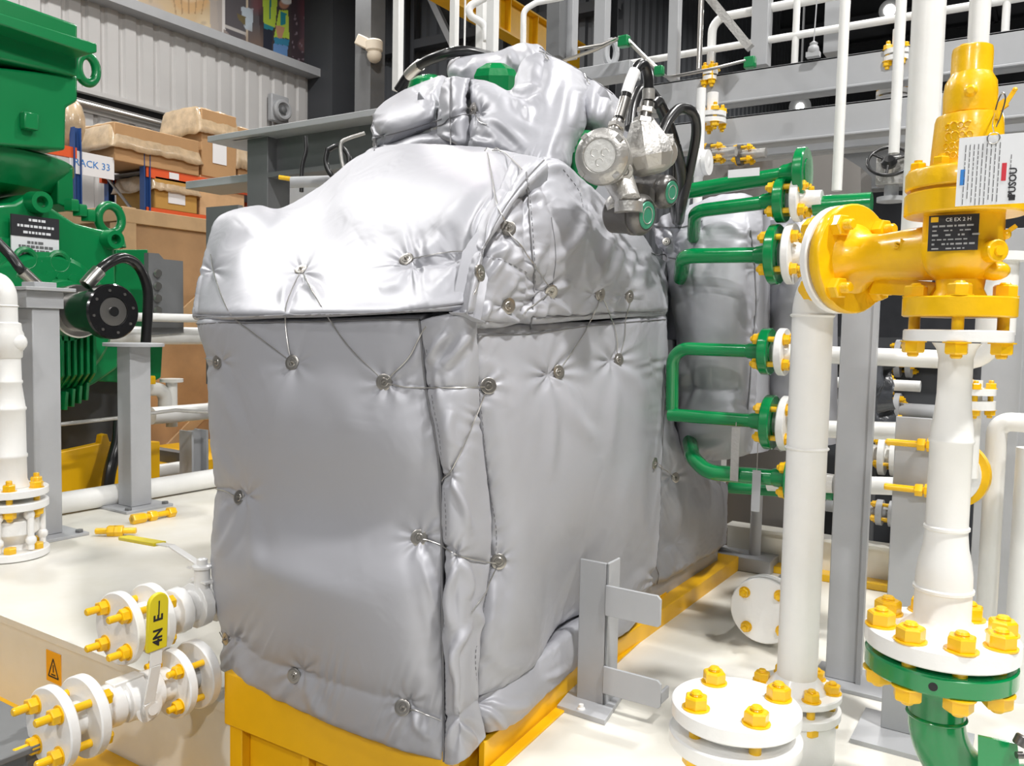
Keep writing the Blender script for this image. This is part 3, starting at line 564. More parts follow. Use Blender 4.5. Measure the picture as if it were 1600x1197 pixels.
for q in ([(650,205),(690,195),(704,184),(735,178)],[(704,118),(703,150),(704,222)],[(578,178),(580,200),(588,216),(584,234)],[(588,216),(640,202),(690,186)],[(845,72),(878,92),(925,120),(960,145)]): wire(hump, q, r=.0024, lift=-.001, name='piping', m=SEAM, n=40)
stitch(hump, [(726,120),(727,150),(728,170)])
for q in ([(842,82),(850,86),(858,96),(852,92)],[(912,116),(918,126),(922,132),(916,124)]): wire(hump, q, r=.002, lift=.006, name='wire_hook')
wire(main, [(758,238),(762,234),(770,238),(776,234),(783,240)], r=.002, lift=.006, name='wire_hook')
# green casting peeping out of the jacket, and its hose
gc = MB()
gc.lathe(PY(774,150,3.12), nrm([.1,-.2,1]), [(-.1,0),(-.1,.09),(.08,.10),(.11,.085),(.135,.04),(.135,0)], 7, .3); tag(gc.build('faceted_casting', GREEN, ang=25), 'green faceted casting showing through the silver jacket beside the seam', 'casting')
gc = MB().lathe(PY(668,140,3.30), nrm([0,-.2,1]), [(-.1,0),(-.1,.09),(.01,.10),(.045,.085),(.065,.05),(.07,0)], 20, .2); tag(gc.build('rounded_casting', GREEN, ang=30), 'green rounded cap under the black hose, left of the jacket top', 'casting')
hb = MB().tube(spline([PY(622,142,3.5),PY(640,116,3.5),PY(662,98,3.45),PY(692,86,3.45),PY(725,80,3.5),PY(765,88,3.6)],50),.026,14)
h1 = hb.build('black_hose', BLACK); tag(h1, 'thick black hose arching over the top left of the silver jacket', 'hose')
MB().tube(spline([PY(638,118,3.495),PY(648,108,3.478),PY(657,101,3.462)],10),.03,14).build('hose_ferrule', STEEL, h1)
gb = MB().lathe(PY(915,240,2.95), nrm([.5,-.8,.2]), [(-.1,0),(-.1,.07),(.06,.07),(.07,.05),(.07,0)], 20); gb.cyl(PY(905,270,2.85), PY(935,285,2.9), .035); gb.cyl(PY(905,240,2.85), PY(905,300,2.85), .03)
tag(gb.build('green_casting', GREENM), 'dark green casting seen in the gap between the jacket and the silver junction box', 'casting')

# ---------------------------------------------------------------- drum jackets on the right
drum = thing('drum_jacket', (-.95, 3.5, .5), 'silver padded drum jacket behind the green elbow pipes, nearest of the drums', 'insulation jacket')
p = patch([
 [(1012,352,Yv,3.6),(1040,330,Yv,3.62),(1075,316,Yv,3.65),(1120,300,Yv,3.7),(1165,298,Yv,3.75),(1200,312,Yv,3.85)],
 [(1016,380,Yv,3.45),(1042,362,Yv,3.42),(1078,352,Yv,3.42),(1120,345,Yv,3.44),(1165,344,Yv,3.48),(1200,352,Yv,3.66)],
 [(1028,410,Yv,3.45),(1050,400,Yv,3.38),(1080,392,Yv,3.36),(1122,388,Yv,3.37),(1165,386,Yv,3.42),(1196,390,Yv,3.62)],
 [(1042,455,Yv,3.5),(1058,450,Yv,3.40),(1084,445,Yv,3.34),(1124,440,Yv,3.34),(1164,440,Yv,3.40),(1192,442,Yv,3.62)],
 [(1052,530,Yv,3.5),(1064,525,Yv,3.38),(1090,520,Yv,3.32),(1128,520,Yv,3.32),(1162,520,Yv,3.38),(1188,520,Yv,3.6)],
 [(1050,610,Yv,3.5),(1064,608,Yv,3.40),(1090,605,Yv,3.35),(1128,604,Yv,3.35),(1162,602,Yv,3.40),(1188,600,Yv,3.6)],
 [(1056,680,Yv,3.5),(1068,678,Yv,3.38),(1092,676,Yv,3.34),(1128,675,Yv,3.34),(1162,670,Yv,3.40),(1186,664,Yv,3.6)],
 [(1066,715,Yv,3.6),(1078,722,Yv,3.5),(1098,728,Yv,3.45),(1128,728,Yv,3.45),(1160,722,Yv,3.5),(1182,712,Yv,3.65)]], (240, 160),
 pinches=[(1042,378,16,.03,7),(1048,400,14,.02,6),(1060,410,12,.02,5),(1092,350,14,.02,5),(1185,420,14,.02,5)],
 seams=[([(1018,352),(1060,356),(1098,345)],.014,6,.006),([(1020,395),(1060,405),(1085,392)],.014,6,.006),([(1066,600),(1110,612),(1160,606)],.020,10,.003),([(1170,360),(1178,430),(1178,520),(1168,640)],.010,5,.003),([(1082,352),(1078,420),(1082,460)],.008,5,.002)],
 folds=[([(1100,360),(1130,352),(1165,362)],.012,9),([(1095,380),(1090,410),(1080,440)],.010,8),([(1040,430),(1055,470),(1062,520)],.012,8),([(1075,640),(1110,655),(1150,650)],.010,10),([(1180,380),(1184,430),(1180,490)],.012,5),([(1070,690),(1100,700),(1140,695)],.010,8),([(1060,560),(1066,590),(1060,620)],.012,6),([(1025,365),(1035,380),(1030,395)],.010,5)],
 soft=[(1120,570,40,25,.015)], fk=1.3, edge=(.06,.06), nz=(.006,8,15), gather=.007, tuck=.2)
panel(drum, 'drum_blanket', p)
dc = MB(); dc.cyl(PY(1118,345,3.75), PY(1118,700,3.75), .24, 24); dc.build('blanket_core', CLOTH, drum)
for q in [(1042,378),(1178,664)]: washer(drum, *q, r=.018)
for q in ([(1018,352),(1060,356),(1098,346)],[(1020,395),(1060,405),(1085,394)],[(1172,360),(1179,430),(1179,520),(1168,640)]): wire(drum, q, r=.003, lift=-.001, name='piping', m=SEAM, n=40)
drum2 = thing('drum_jacket', (-.55, 4.0, .5), 'silver padded drum jacket behind the white elbow pipe, the farther drum', 'insulation jacket')
p = patch([
 [(1180,330,Yv,4.1),(1215,318,Yv,4.05),(1260,322,Yv,4.05),(1300,345,Yv,4.2)],
 [(1182,400,Yv,3.95),(1215,396,Yv,3.82),(1262,398,Yv,3.85),(1305,405,Yv,4.1)],
 [(1186,470,Yv,3.95),(1218,468,Yv,3.78),(1262,470,Yv,3.82),(1305,470,Yv,4.1)],
 [(1184,560,Yv,3.95),(1216,560,Yv,3.80),(1260,560,Yv,3.84),(1302,560,Yv,4.1)],
 [(1182,640,Yv,3.95),(1214,645,Yv,3.82),(1258,645,Yv,3.86),(1298,640,Yv,4.1)],
 [(1184,700,Yv,4.1),(1214,712,Yv,4.0),(1256,712,Yv,4.0),(1290,700,Yv,4.15)]], (160, 110), pinches=[(1240,330,18,.03,6),(1210,440,16,.03,6)], seams=[([(1186,545),(1240,552),(1300,545)],.02,8,.004)], folds=[([(1200,350),(1195,420),(1200,480)],.014,8),([(1255,340),(1280,370),(1290,420)],.014,9),([(1200,600),(1230,620),(1270,615)],.012,9)], edge=(.07,.07), nz=(.009,8,18), gather=.008, tuck=.25)
panel(drum2, 'drum_blanket', p)
MB().cyl(PY(1240,350,4.15), PY(1240,690,4.15), .2, 20).build('blanket_core', CLOTH, drum2)
# ================================================================ the hall
FL = -0.6
struct('floor', MB().span((-15.6,-7,FL-.1),(13,36,FL)), CONC)
WX = -15.2
def corrugated(p0, p1, z0, z1, nrmv, pitch=.36, dep=.05, rib=.09):
    """profiled sheet between two plan points"""
    p0 = np.asarray(p0, float); p1 = np.asarray(p1, float); L = np.linalg.norm(p1-p0); a = (p1-p0)/L; n = np.asarray(nrmv, float); pr = []; s = 0
    while s < L:
        pr += [(s, 0), (s+pitch-rib*1.6, 0), (s+pitch-rib*1.2, -dep), (s+pitch-rib*.4, -dep)]; s += pitch
    pr.append((L, 0)); P = [p0+a*min(t, L)+n*d for t, d in pr]; k = len(P)
    V = [(q[0], q[1], z0) for q in P]+[(q[0], q[1], z1) for q in P]
    return MB().add(V, [(i, i+1, k+i+1, k+i) for i in range(k-1)]+[(k+i, k+i+1, i+1, i) for i in range(0)])
wl = corrugated((WX,-7),(WX,15.7),FL,5.15,(1,0)); b2 = corrugated((WX+.25,-7),(WX+.25,15.7),5.42,7.02,(1,0)); wl.add(np.concatenate(b2.v), b2.f)
wl.span((WX+.2,-7,5.36),(WX+.33,15.7,5.44)); wl.span((WX-.3,-7,FL),(WX-.12,15.7,12))
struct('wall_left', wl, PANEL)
struct('trim_1', MB().span((WX-.1,-7,7.02),(WX+.62,15.6,7.2)), GREYL)
struct('trim_2', MB().span((WX-.1,-7,5.12),(WX+.1,15.6,5.4)), STRUT)
EX = -7.6
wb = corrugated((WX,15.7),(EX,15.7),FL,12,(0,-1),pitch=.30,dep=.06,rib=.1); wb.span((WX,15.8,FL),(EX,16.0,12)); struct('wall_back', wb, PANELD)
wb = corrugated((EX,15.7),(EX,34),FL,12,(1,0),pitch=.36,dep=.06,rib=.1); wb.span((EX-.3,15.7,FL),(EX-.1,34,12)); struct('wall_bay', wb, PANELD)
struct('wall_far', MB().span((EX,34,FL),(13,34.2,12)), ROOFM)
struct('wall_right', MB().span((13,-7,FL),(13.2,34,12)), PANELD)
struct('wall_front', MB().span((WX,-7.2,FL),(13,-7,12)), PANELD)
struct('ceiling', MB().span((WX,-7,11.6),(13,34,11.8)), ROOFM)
# corner column, wall girts, diagonal braces
struct('trim_3', MB().span((WX+.05,14.2,FL),(WX+1.0,15.6,11.6)), STRUT)
g = MB()
for z in (3.4,5.6,7.8,10.0): g.span((WX,15.35,z-.1),(EX,15.6,z+.1))
struct('trim_4', g, STRUT)
for i,(xa,za,xb,zb) in enumerate([(-13.6,11.2,-10.2,5.2)]):
    tag(MB().bar((xa,15.25,za),(xb,15.25,zb),.14,.14).build('diagonal_brace', GREY), ['diagonal steel brace on the dark end wall behind the leftmost white post','second diagonal steel brace crossing the end wall above the black hose','diagonal steel brace on the dark end wall over the grey beams'][i], 'brace', 'wall braces')
for i,xx in enumerate((-12.9,-10.2,-7.7)):
    c = MB().hbeam((xx,15.2,FL),(xx,15.2,11.6),.3,.35,.03); tag(c.build('wall_column', STRUT), kind='structure').name = 'trim_%d'%(5+i)
for i,yy in enumerate((1.5,5.5,9.5,13.5,18,22.5,27,31.5)):
    c = MB().hbeam((WX,yy,11.1),(13,yy,11.1),.25,.7,.03); struct('trim_%d'%(20+i), c, STRUT)
c = MB()
for xx in np.arange(-14,13,1.5): c.bar((xx,-7,11.5),(xx,34,11.5),.1,.16)
struct('trim_14', c, STRUT)
# yellow crane runway beams
def crane(x, z0, h, y0, y1, lab):
    b = MB().hbeam((x,y0,z0+h/2),(x,y1,z0+h/2),.28,h,.03)
    for yy in np.arange(y0+.4,y1,.9): b.box((x,yy,z0+h/2),(.26,.02,h-.06))
    return tag(b.build('crane_runway_beam', YELD), lab, 'crane beam')
q = PX(850,65,-8.2); crane(-8.2, q[2]-.3, .62, 6.5, 15.0, 'yellow crane runway beam high up behind the white handrails')
# housing and rod for the added far-bay lamp, the only one near view
for i,(lx,ly,lz,lp) in enumerate(LAMPS):
    _q, _d = proj(np.array([lx,ly,lz]))
    if _d < 0 or not (-40 < _q[0] < 1640 and -40 < _q[1] < 1240): continue
    t = thing('added_bay_lamp', (lx,ly,lz), 'round high bay lamp hanging under the dark roof', 'lamp', 'high bay lamps')
    MB().lathe((lx,ly,lz+.02), Z_, [(0,.0),(0,.06),(.01,.30),(.03,.30),(.12,.22),(.3,.1),(.42,.08),(.42,0)], 24).build('housing', GREYD, t)
    MB().cyl((lx,ly,lz+.44),(lx,ly,11.5),.012,8).build('hanger_rod', GREYD, t)
em = bpy.data.materials.new('lamp_lens'); em.use_nodes = True; _b = em.node_tree.nodes['Principled BSDF']; _b.inputs['Emission Color'].default_value = (1,.97,.9,1); _b.inputs['Emission Strength'].default_value = 14
for (px,py,d,lab) in ((1390,16,11.5,'lit floodlight glowing between the two thin white pipes at the top'),(1250,167,11,'small lit floodlight glimpsed between the two grey beams')):
    p = PD(px,py,d); t = thing('floodlight', p, lab, 'lamp'); a = nrm(CAM-p)
    MB().lathe(p, a, [(-.16,0),(-.16,.05),(-.1,.09),(-.01,.14),(0,.14),(0,.0)], 20).build('housing', GREYD, t)
    MB().lathe(p+a*.004, a, [(0,0),(0,.075 if d>11.2 else .05),(.01,.07 if d>11.2 else .045),(.012,0)], 20).build('lens', em, t)
    MB().cyl(p-a*.12,(p-a*.12)*[1,1,0]+Z_*11.5,.015,8).build('hanger_rod', GREYD, t)
# mural print on the upper wall: an even grid, each little patch carries its printed colour
def mural():
    nu, nv = 420, 170; y0 = PX(120,0,WX+.1)[1]-1.5; y1 = PX(523,100,WX+.1)[1]; z0, z1 = 7.2, 10.9
    Yg, Zg = np.meshgrid(np.linspace(y0,y1,nu), np.linspace(z0,z1,nv)); P = np.stack([np.full_like(Yg,WX+.08),Yg,Zg],-1)
    q,_ = proj(P.reshape(-1,3)); X = q[:,0].reshape(nv,nu); Y = q[:,1].reshape(nv,nu); C = np.zeros((nv,nu,3))+(.07,.055,.06)
    rs = np.random.default_rng(3)
    def el(cx,cy,rx,ry,c,s=1.0,a=1.0,rot=0):
        nonlocal C; dx,dy = X-cx,Y-cy; ca,sa = math.cos(rot),math.sin(rot); u=(dx*ca+dy*sa)/rx; v=(-dx*sa+dy*ca)/ry; w=np.clip((1-np.hypot(u,v))*6/s,0,1)*a; C = C*(1-w[...,None])+np.array(c)*w[...,None]
    def pg(pts,c,a=1.0):
        nonlocal C; ins = np.zeros(X.shape,bool); n=len(pts)
        for i in range(n):
            (xa,ya),(xb,yb) = pts[i],pts[(i+1)%n]; cnd = ((ya>Y)!=(yb>Y))&(X < (xb-xa)*(Y-ya)/((yb-ya) or 1e-9)+xa); ins ^= cnd
        C[ins] = C[ins]*(1-a)+np.array(c)*a
    pg([(100,-60),(335,-60),(345,110),(100,40)],(.62,.47,.30)); el(260,30,110,60,(.78,.58,.33),5,.8); el(160,0,60,30,(.66,.58,.52),4,.8)
    el(235,22,28,22,(.55,.50,.52),4,.7); el(298,-4,34,28,(.75,.47,.22),1.5,.9); el(298,-12,22,18,(.85,.65,.42),2,.9); el(322,60,24,45,(.98,.86,.62),6,.9)
    for k in range(5): pg([(270+k*12,-4),(272+k*12,-4),(276+k*10,22),(274+k*10,22)],(.45,.28,.15),.8)
    pg([(205,-20),(210,-20),(206,14),(222,20),(262,60),(240,50)],(.9,.86,.8),.7)
    pg([(352,-40),(400,-40),(410,105),(380,100),(345,85)],(.13,.12,.13)); pg([(326,-40),(350,-40),(352,85),(330,75)],(.5,.45,.42),.9); pg([(346,-30),(351,-30),(353,88),(348,84)],(.85,.82,.8),.9)
    pg([(352,38),(386,52),(386,57),(352,43)],(.6,.57,.55)); pg([(384,-20),(388,-20),(388,88),(384,86)],(.72,.60,.46)); pg([(350,45),(384,80),(380,84),(348,60)],(.35,.3,.28))
    pg([(376,10),(396,14),(394,50),(382,44)],(.58,.66,.74)); pg([(370,20),(384,26),(383,40),(372,30)],(.2,.16,.08))
    el(400,80,28,45,(.22,.16,.13),4,.9); el(402,5,14,22,(.24,.10,.11),4,.8)
    pg([(412,40),(426,48),(424,102),(410,96)],(.035,.04,.06)); pg([(410,-10),(434,-6),(430,44),(412,36)],(.50,.68,.08)); pg([(421,-10),(424,-10),(423,30),(421,30)],(.03,.2,.22)); pg([(412,36),(428,42),(426,48),(412,44)],(.04,.28,.34))
    el(444,6,9,9,(.50,.26,.17),1.5); el(449,0,11,8,(.86,.86,.84),1.5); pg([(436,16),(450,16),(452,60),(428,58)],(.52,.70,.08)); pg([(438,18),(448,22),(446,38),(438,40)],(.03,.28,.33)); pg([(430,38),(445,44),(440,62),(434,60)],(.62,.33,.2)); pg([(428,58),(452,62),(451,72),(429,68)],(.05,.26,.42)); pg([(427,68),(450,72),(447,112),(440,108),(438,86),(435,104),(427,98)],(.16,.32,.62)); pg([(446,24),(451,26),(452,62),(447,60)],(.55,.72,.1))
    pg([(456,-60),(515,-60),(524,150),(455,120)],(.065,.045,.055)); el(490,10,28,45,(.30,.09,.12),5,.85); el(484,50,18,40,(.20,.10,.13),4,.8); el(494,95,13,17,(.21,.09,.09),1.5); el(480,70,16,14,(.16,.09,.10),1.5)
    for k in range(60): el(rs.uniform(456,515),rs.uniform(0,125),rs.uniform(.8,2.6),rs.uniform(.8,3),(.35,.28,.33),1,.6)
    for k in range(26): el(rs.uniform(110,340),rs.uniform(-20,60),rs.uniform(3,14),rs.uniform(2,8),tuple(np.array((.66,.52,.38))*rs.uniform(.6,1.3)),3,.5)
    m = bpy.data.materials.new('mural_print'); m.use_nodes = True; nt = m.node_tree; a = nt.nodes.new('ShaderNodeVertexColor'); a.layer_name = 'print'; nt.links.new(a.outputs[0], nt.nodes['Principled BSDF'].inputs['Base Color']); nt.nodes['Principled BSDF'].inputs['Roughness'].default_value = .4
    idx = np.arange(nu*nv).reshape(nv,nu); F = np.stack([idx[:-1,:-1],idx[:-1,1:],idx[1:,1:],idx[1:,:-1]],-1).reshape(-1,4)
    b = MB().add(P.reshape(-1,3),F); o = b.build('wall_mural', m); ca = o.data.color_attributes.new('print','FLOAT_COLOR','POINT')
    ca.data.foreach_set('color', np.concatenate([C.reshape(-1,3),np.ones((nu*nv,1))],1).ravel().astype(np.float32))
    tag(o,'large printed mural of workers in yellow vests and machinery high on the left wall','mural')
mural()
tag(MB().tube([PX(60,146,WX+.9),PX(385,231,WX+.9)],.1,14).build('wall_pipe', STEEL), 'long metal pipe running along the left wall above the storage rack', 'pipe')
# ================================================================ skid decks
struct('floor_deck', MB().span((-5.45,1.755,-.03),(-1.45,6.6,0)).span((-1.45,1.97,-.03),(-1.28,4.5,0)).span((-1.28,-.6,-.03),(3.0,4.5,0)), DECKM)
struct('trim_15', MB().span((-5.45,1.76,FL),(-2.2,1.80,-.03)), DECKM)
struct('trim_16', MB().span((-1.28,-.6,-.5),(-1.25,1.7,-.03)), DECKM)
b = MB().span((-5.5,1.22,-.42),(-2.22,1.78,-.36)).span((-5.5,1.5,-.60),(-2.22,1.56,-.36)); b.build('skid_beam', YELD)
tag(bpy.data.objects['skid_beam'], 'yellow skid beam under the cream side of the left deck', 'beam')
# yellow machine base
yb = thing('steel_plinth', (-1.8,2.5,FL), 'yellow steel base frame carrying the blanket-wrapped machine', 'base frame')
b = MB().span((-2.215,1.745,-.06),(-1.30,1.80,.115)).span((-2.20,1.80,-.5),(-1.33,4.45,.075)); b.build('upper_frame', YELD, yb, bevel=.004)
b = MB().span((-2.20,1.79,FL),(-1.32,1.81,-.06)).span((-2.20,1.755,FL),(-2.14,1.79,-.06)).span((-1.87,1.76,FL),(-1.84,1.79,-.06)).span((-1.38,1.755,FL),(-1.31,1.79,-.06)).span((-2.17,1.805,FL),(-1.36,2.1,-.08)); b.build('front_panel', YELD, yb, bevel=.003)
b = MB()
P0 = PZ(775,1197,.0); P1 = PZ(1128,878,0)
s0 = np.array([-1.275,1.90,0]); s1 = np.array([P1[0],P1[1],0]); dr = nrm(s1-s0); nn = np.array([dr[1],-dr[0],0])
b.bar(s0+Z_*.035-nn*.02, s1+Z_*.035-nn*.02, .02, .10); b.bar(s0+Z_*.004+nn*.012, s1+Z_*.004+nn*.012, .035, .008); b.build('side_rail', YELD, yb, bevel=.002)
# warning sign
sp = PY(84,1043,1.758); sg = thing('warning_sign', sp, 'small orange warning sign with black triangle on the cream skid side', 'sign')
sg_w = .105; sg_h = .125
MB().box(sp,(sg_w,.003,sg_h)).build('plate', mat('sign_orange',(.85,.38,.01),.4), sg)
tri = MB()
for a_,b_ in (((-.036,-.04),(.036,-.04)),((.036,-.04),(0,.035)),((0,.035),(-.036,-.04))): tri.bar(sp+[a_[0],-.0022,a_[1]],sp+[b_[0],-.0022,b_[1]],.006,.001,Y_)
tri.box(sp+[0,-.0022,-.03],(.03,.001,.005)); tri.box(sp+[0,-.0022,-.005],(.006,.001,.03)); tri.build('triangle_symbol', INK, sg)
# ================================================================ right side
def zat(xy, py):
    lo, hi = -3.0, 6.0
    for _ in range(50):
        m = (lo+hi)/2; q,_d = proj(np.array([xy[0],xy[1],m]))
        if q[1] > py: lo = m
        else: hi = m
    return (lo+hi)/2
def at(xy, z): return np.array([xy[0], xy[1], z])
def vpipe(name, xy, z0, z1, r, m, label, cat='pipe', group=None):
    return tag(MB().cyl(at(xy,z0), at(xy,z1), r, 28).build(name, m, ang=40), label, cat, group)
def weld(b, p, ax, r): b.lathe(p-nrm(ax)*.006, ax, [(0,r*.98),(.003,r+.004),(.006,r+.0055),(.009,r+.004),(.012,r*.98)], 32); return b

# --- vertical white pipe with an elbow to the safety valve
PV = PD(1245,1060,2.5)[:2]; VC = PD(1498,480,2.04)[:2]; da = nrm(np.append(VC-PV,0)); Zc = zat(VC,392); RP = .0575
t = thing('elbow_pipe', at(PV,0), 'tall white pipe rising from a deck flange and elbowing to the yellow valve', 'pipe')
zb = zat(PV,1085)
L1 = float(np.linalg.norm(VC-PV)); e_end = at(PV,Zc)+da*.17
b = MB().tube(np.concatenate([[at(PV,zb)], fillet([at(PV,zb+.02), at(PV,Zc), e_end], .152, 14)]), RP, 32); weld(b, at(PV,Zc-.155), Z_, RP); weld(b, at(PV,zat(PV,700)), Z_, RP)
b.build('pipe_body', WHITE, t)
dk = at(PV,0)
fo = at(PV,Zc)+da*(L1-.345)
disc(fo, -da, .150, .026, .09, .05, RP).build('flange', WHITE2, t)
b = disc(at(PV,zb), Z_, .128, .024, .085, .035, RP); b.build('flange', WHITE2, t)
b = MB().lathe(dk, Z_, [(0,.0),(0,.115),(zb-.055,.115),(zb-.054,.125),(zb-.050,.128),(zb-.030,.128),(zb-.027,.124),(zb-.027,.06),(zb,.06)], 40); b.build('deck_nozzle', WHITE2, t)
studs(t, at(PV,0), Z_, .100, 6, math.radians(38), zb-.05, zb+.024, .024, (.0,.01))
# --- yellow safety valve
sv = thing('safety_valve', at(VC,Zc), 'large yellow safety relief valve with black nameplate, on the white reducer pipe', 'valve')
b = MB()
b.lathe(fo+da*.004, da, [(0,.0),(0,.09),(.002,.09),(.002,.146),(.006,.150),(.032,.150),(.036,.146),(.036,.095),(.07,.066),(.12,.060),(.2,.066),(.3,.07),(.34,.07)], 40)
zf = zat(VC,465); zfb = zat(VC,496)
b.lathe(at(VC,zfb), Z_, [(0,0),(0,.122),(.003,.126),(zf-zfb-.003,.126),(zf-zfb,.122),(zf-zfb,.062),(zf-zfb+.02,.052),(zf-zfb+.07,.058),(Zc-zfb-.03,.085),(Zc-zfb+.02,.09),(zat(VC,335)-zfb,.088),(zat(VC,335)-zfb,0)], 44)
b.sphere(at(VC,Zc), .088, 28, (1.05,1.05,1))
b.build('valve_body', YEL, sv, ang=45)
zc0,zc1,zc2 = zat(VC,338),zat(VC,303),zat(VC,298)
b = MB().lathe(at(VC,zc0), Z_, [(0,0),(0,.129),(.004,.133),(zc1-zc0-.004,.133),(zc1-zc0,.129),(zc1-zc0,.12),(zc2-zc0,.12),(zc2-zc0,.129),(zc2-zc0+.004,.133)]+[(zat(VC,272)-zc0,.133),(zat(VC,268)-zc0,.129),(zat(VC,268)-zc0,.0)], 44); b.build('bonnet_flange', YEL, sv)
for k,(p) in enumerate(circle_pts(at(VC,zat(VC,268)), Z_, .108, 8, .35)):
    bb = MB().lathe(p, Z_, [(0,0),(0,.021),(.003,.021),(.003,0)],20).hexa(p+Z_*.003, Z_, .033, .018, .2).cyl(p+Z_*.021,p+Z_*.028,.0095,12); bb.build('nut', YEL, sv)
zq = lambda y: zat(VC,y)
b = MB().lathe(at(VC,zq(270)), Z_, [(0,0),(0,.083),(zq(255)-zq(270),.080),(zq(230)-zq(270),.078),(zq(190)-zq(270),.074),(zq(183)-zq(270),.071),(zq(182)-zq(270),0)], 40); b.build('spring_bonnet', YEL, sv, ang=30)
b = MB().lathe(at(VC,zq(182)), Z_, [(0,0),(0,.052),(.004,.058),(zq(150)-zq(182),.059),(zq(130)-zq(182),.056),(zq(118)-zq(182),.046),(zq(116)-zq(182),.045),(zq(84)-zq(182),.045),(zq(76)-zq(182),.043),(zq(74)-zq(182),.038),(zq(74)-zq(182),0)], 36)
p = at(VC,zq(152))-nrm(at(VC,0)*[1,1,0])*.056; b.lathe(p, -nrm(at(VC,0)*[1,1,0]), [(0,.016),(.006,.012),(.012,.008),(.012,0)], 14)
p = at(VC,zq(74)); b.cyl(p-RT*.018, p-RT*.018+Z_*.006, .012, 14); b.build('cap', YEL, sv, ang=30)
# embossed cast lettering on bonnet and body
vd = nrm(np.array([VC[0],VC[1],0])); rt = np.cross(vd, Z_)      # away from camera / to the right
fr = at(VC,0)-vd*.076
b = MB(); rs = random.Random(4)
for r_ in range(4):
    for c_ in range(4):
        th = -.62+c_*.2+.05*(r_%2); z = zq(205+r_*15); n_ = -vd*math.cos(th)+rt*math.sin(th); p = at(VC,z)+n_*(.0755+.001*r_); tt = np.cross(Z_, n_)
        k = rs.choice((0,1,2)); s_ = .0085
        loop = [p+tt*s_*math.cos(a)*(.8 if k==0 else 1)+Z_*s_*math.sin(a)*(1.2 if k==1 else .9) for a in np.linspace(.4*k, 6.28-(1.4 if k else 0), 9)]
        b.tube(loop, .0021, 6)
b.build('raised_lettering', YEL, sv)
nb = at(VC,Zc)-vd*.094+rt*(-.02)+Z_*(zq(370)-Zc)
nx = nrm(rt*1-vd*.12); nzv = Z_; nn_ = np.cross(nx, nzv)
if np.dot(nn_, vd) > 0: nn_ = -nn_
pl = MB().box(nb,(.105,.004,.083),(nx,nn_,nzv)).build('nameplate', INK, sv)
b = MB().box(nb+nn_*.0025-nx*.040+Z_*.032,(.016,.001,.012),(nx,nn_,nzv)); b.build('yellow_square', YEL, pl)
text('CE EX 2 H', nb+nn_*.003+nx*.01+Z_*.030, nx, Z_, .012, LABEL, pl)
b = MB(); _r = random.Random(5)
for k in range(6):
    x = -.044
    while x < .040: l = _r.uniform(.004,.015); b.box(nb+nn_*.0025+nx*(x+l/2)+Z_*(.016-.0105*k),(l,.0008,.0030 if k%2 else .0042),(nx,nn_,nzv)); x += l+.0035+(.012 if _r.random() < .25 else 0)
b.build('fine_print', GREYL, pl)
text('sbor', at(VC,zq(378))-da*.145-vd*.062, rt, Z_, .034, YEL, sv, depth=.005, bold=.0006)
# inlet support web, side bosses and levers
b = MB().prism([at(VC,zq(440))-da*.06, at(VC,zq(425))-da*.24, at(VC,zq(455))-da*.26, at(VC,zq(462))-da*.08], np.cross(Z_,da)*.012); b.build('web_plate', YEL, sv, bevel=.002)
p = at(VC,zq(398))+rt*.055-vd*.06; b = MB().cyl(p, p-vd*.03+rt*.02, .026, 20, ch=.003); b.cyl(p-vd*.03+rt*.02, p-vd*.036+rt*.024, .012, 12); b.build('side_plug', YEL, sv)
p = at(VC,zq(425))+rt*.07-vd*.03; b = MB().sphere(p,.026,14,(1.3,1,.9)); p = at(VC,zq(370))+rt*.09-vd*.02; b.bar(p, p+rt*.02+Z_*.02,.012,.01).sphere(p,.012,10); b.build('side_boss', YEL, sv) if 0 else MB().sphere(at(VC,zq(425))+rt*.07-vd*.03,.026,14,(1.3,1,.9)).build('side_boss', YEL, sv); MB().bar(p-rt*.03-Z_*.02, p+rt*.02+Z_*.02,.012,.01).sphere(p,.012,10).build('side_lever', YEL, sv)
p = at(VC,zq(168))+rt*.062; b = MB().bar(p-rt*.01-Z_*.012, p+rt*.014+Z_*.004,.016,.02).bar(p+rt*.012, p+rt*.028+Z_*.028,.008,.01).sphere(p+rt*.03+Z_*.032,.006,8); b.build('test_lever', YEL, sv)
p = at(VC,zq(188))+rt*.052-vd*.05; b = MB().tube(spline([p, p+Z_*.03+rt*.006, p+Z_*.045+rt*.014, p+Z_*.03+rt*.02, p-Z_*.01+rt*.012, p-Z_*.032+rt*.004],20),.0018,6); b.build('seal_wire', STEEL, sv)
b = MB().box(p-Z_*.004,(.014,.008,.02),(rt,vd,Z_)); b.build('lead_seal', YEL, sv)
for q in circle_pts(fo, da, .118, 4, math.radians(45)):
    stud(sv, q-da*.026, q+da*.036, .030, (.02,.035))
# paper tag
tc_ = PD(1559,265,1.82); tg_t = thing('paper_tag', tc_, 'white printed card tag hanging from the yellow valve on a wire', 'tag')
tx = nrm(rt-vd*.05); tn = -np.cross(tx,Z_); tn = tn if np.dot(tn,vd)<0 else -tn; tzz = nrm(Z_+tx*.01)
MB().box(tc_,(.156,.0016,.150),(tx,tn,tzz)).build('card', LABEL, tg_t)
def onT(u,v): return tc_+tn*.0014+tx*u+tzz*v
b = MB(); rs = random.Random(2)
for k in range(9):
    y = .058; x = -.064+k*.0082
    while y > -.060:
        l = rs.uniform(.006,.016); b.box(onT(x,y-l/2),(.0016,.0006,l),(tx,tn,tzz)); y -= l+.003
for k in range(2):
    y = .03
    while y > -.06: l = rs.uniform(.005,.012); b.box(onT(.024+.036*k,y-l/2),(.0014,.0006,l),(tx,tn,tzz)); y -= l+.003
b.build('fine_print', GREYD, tg_t)
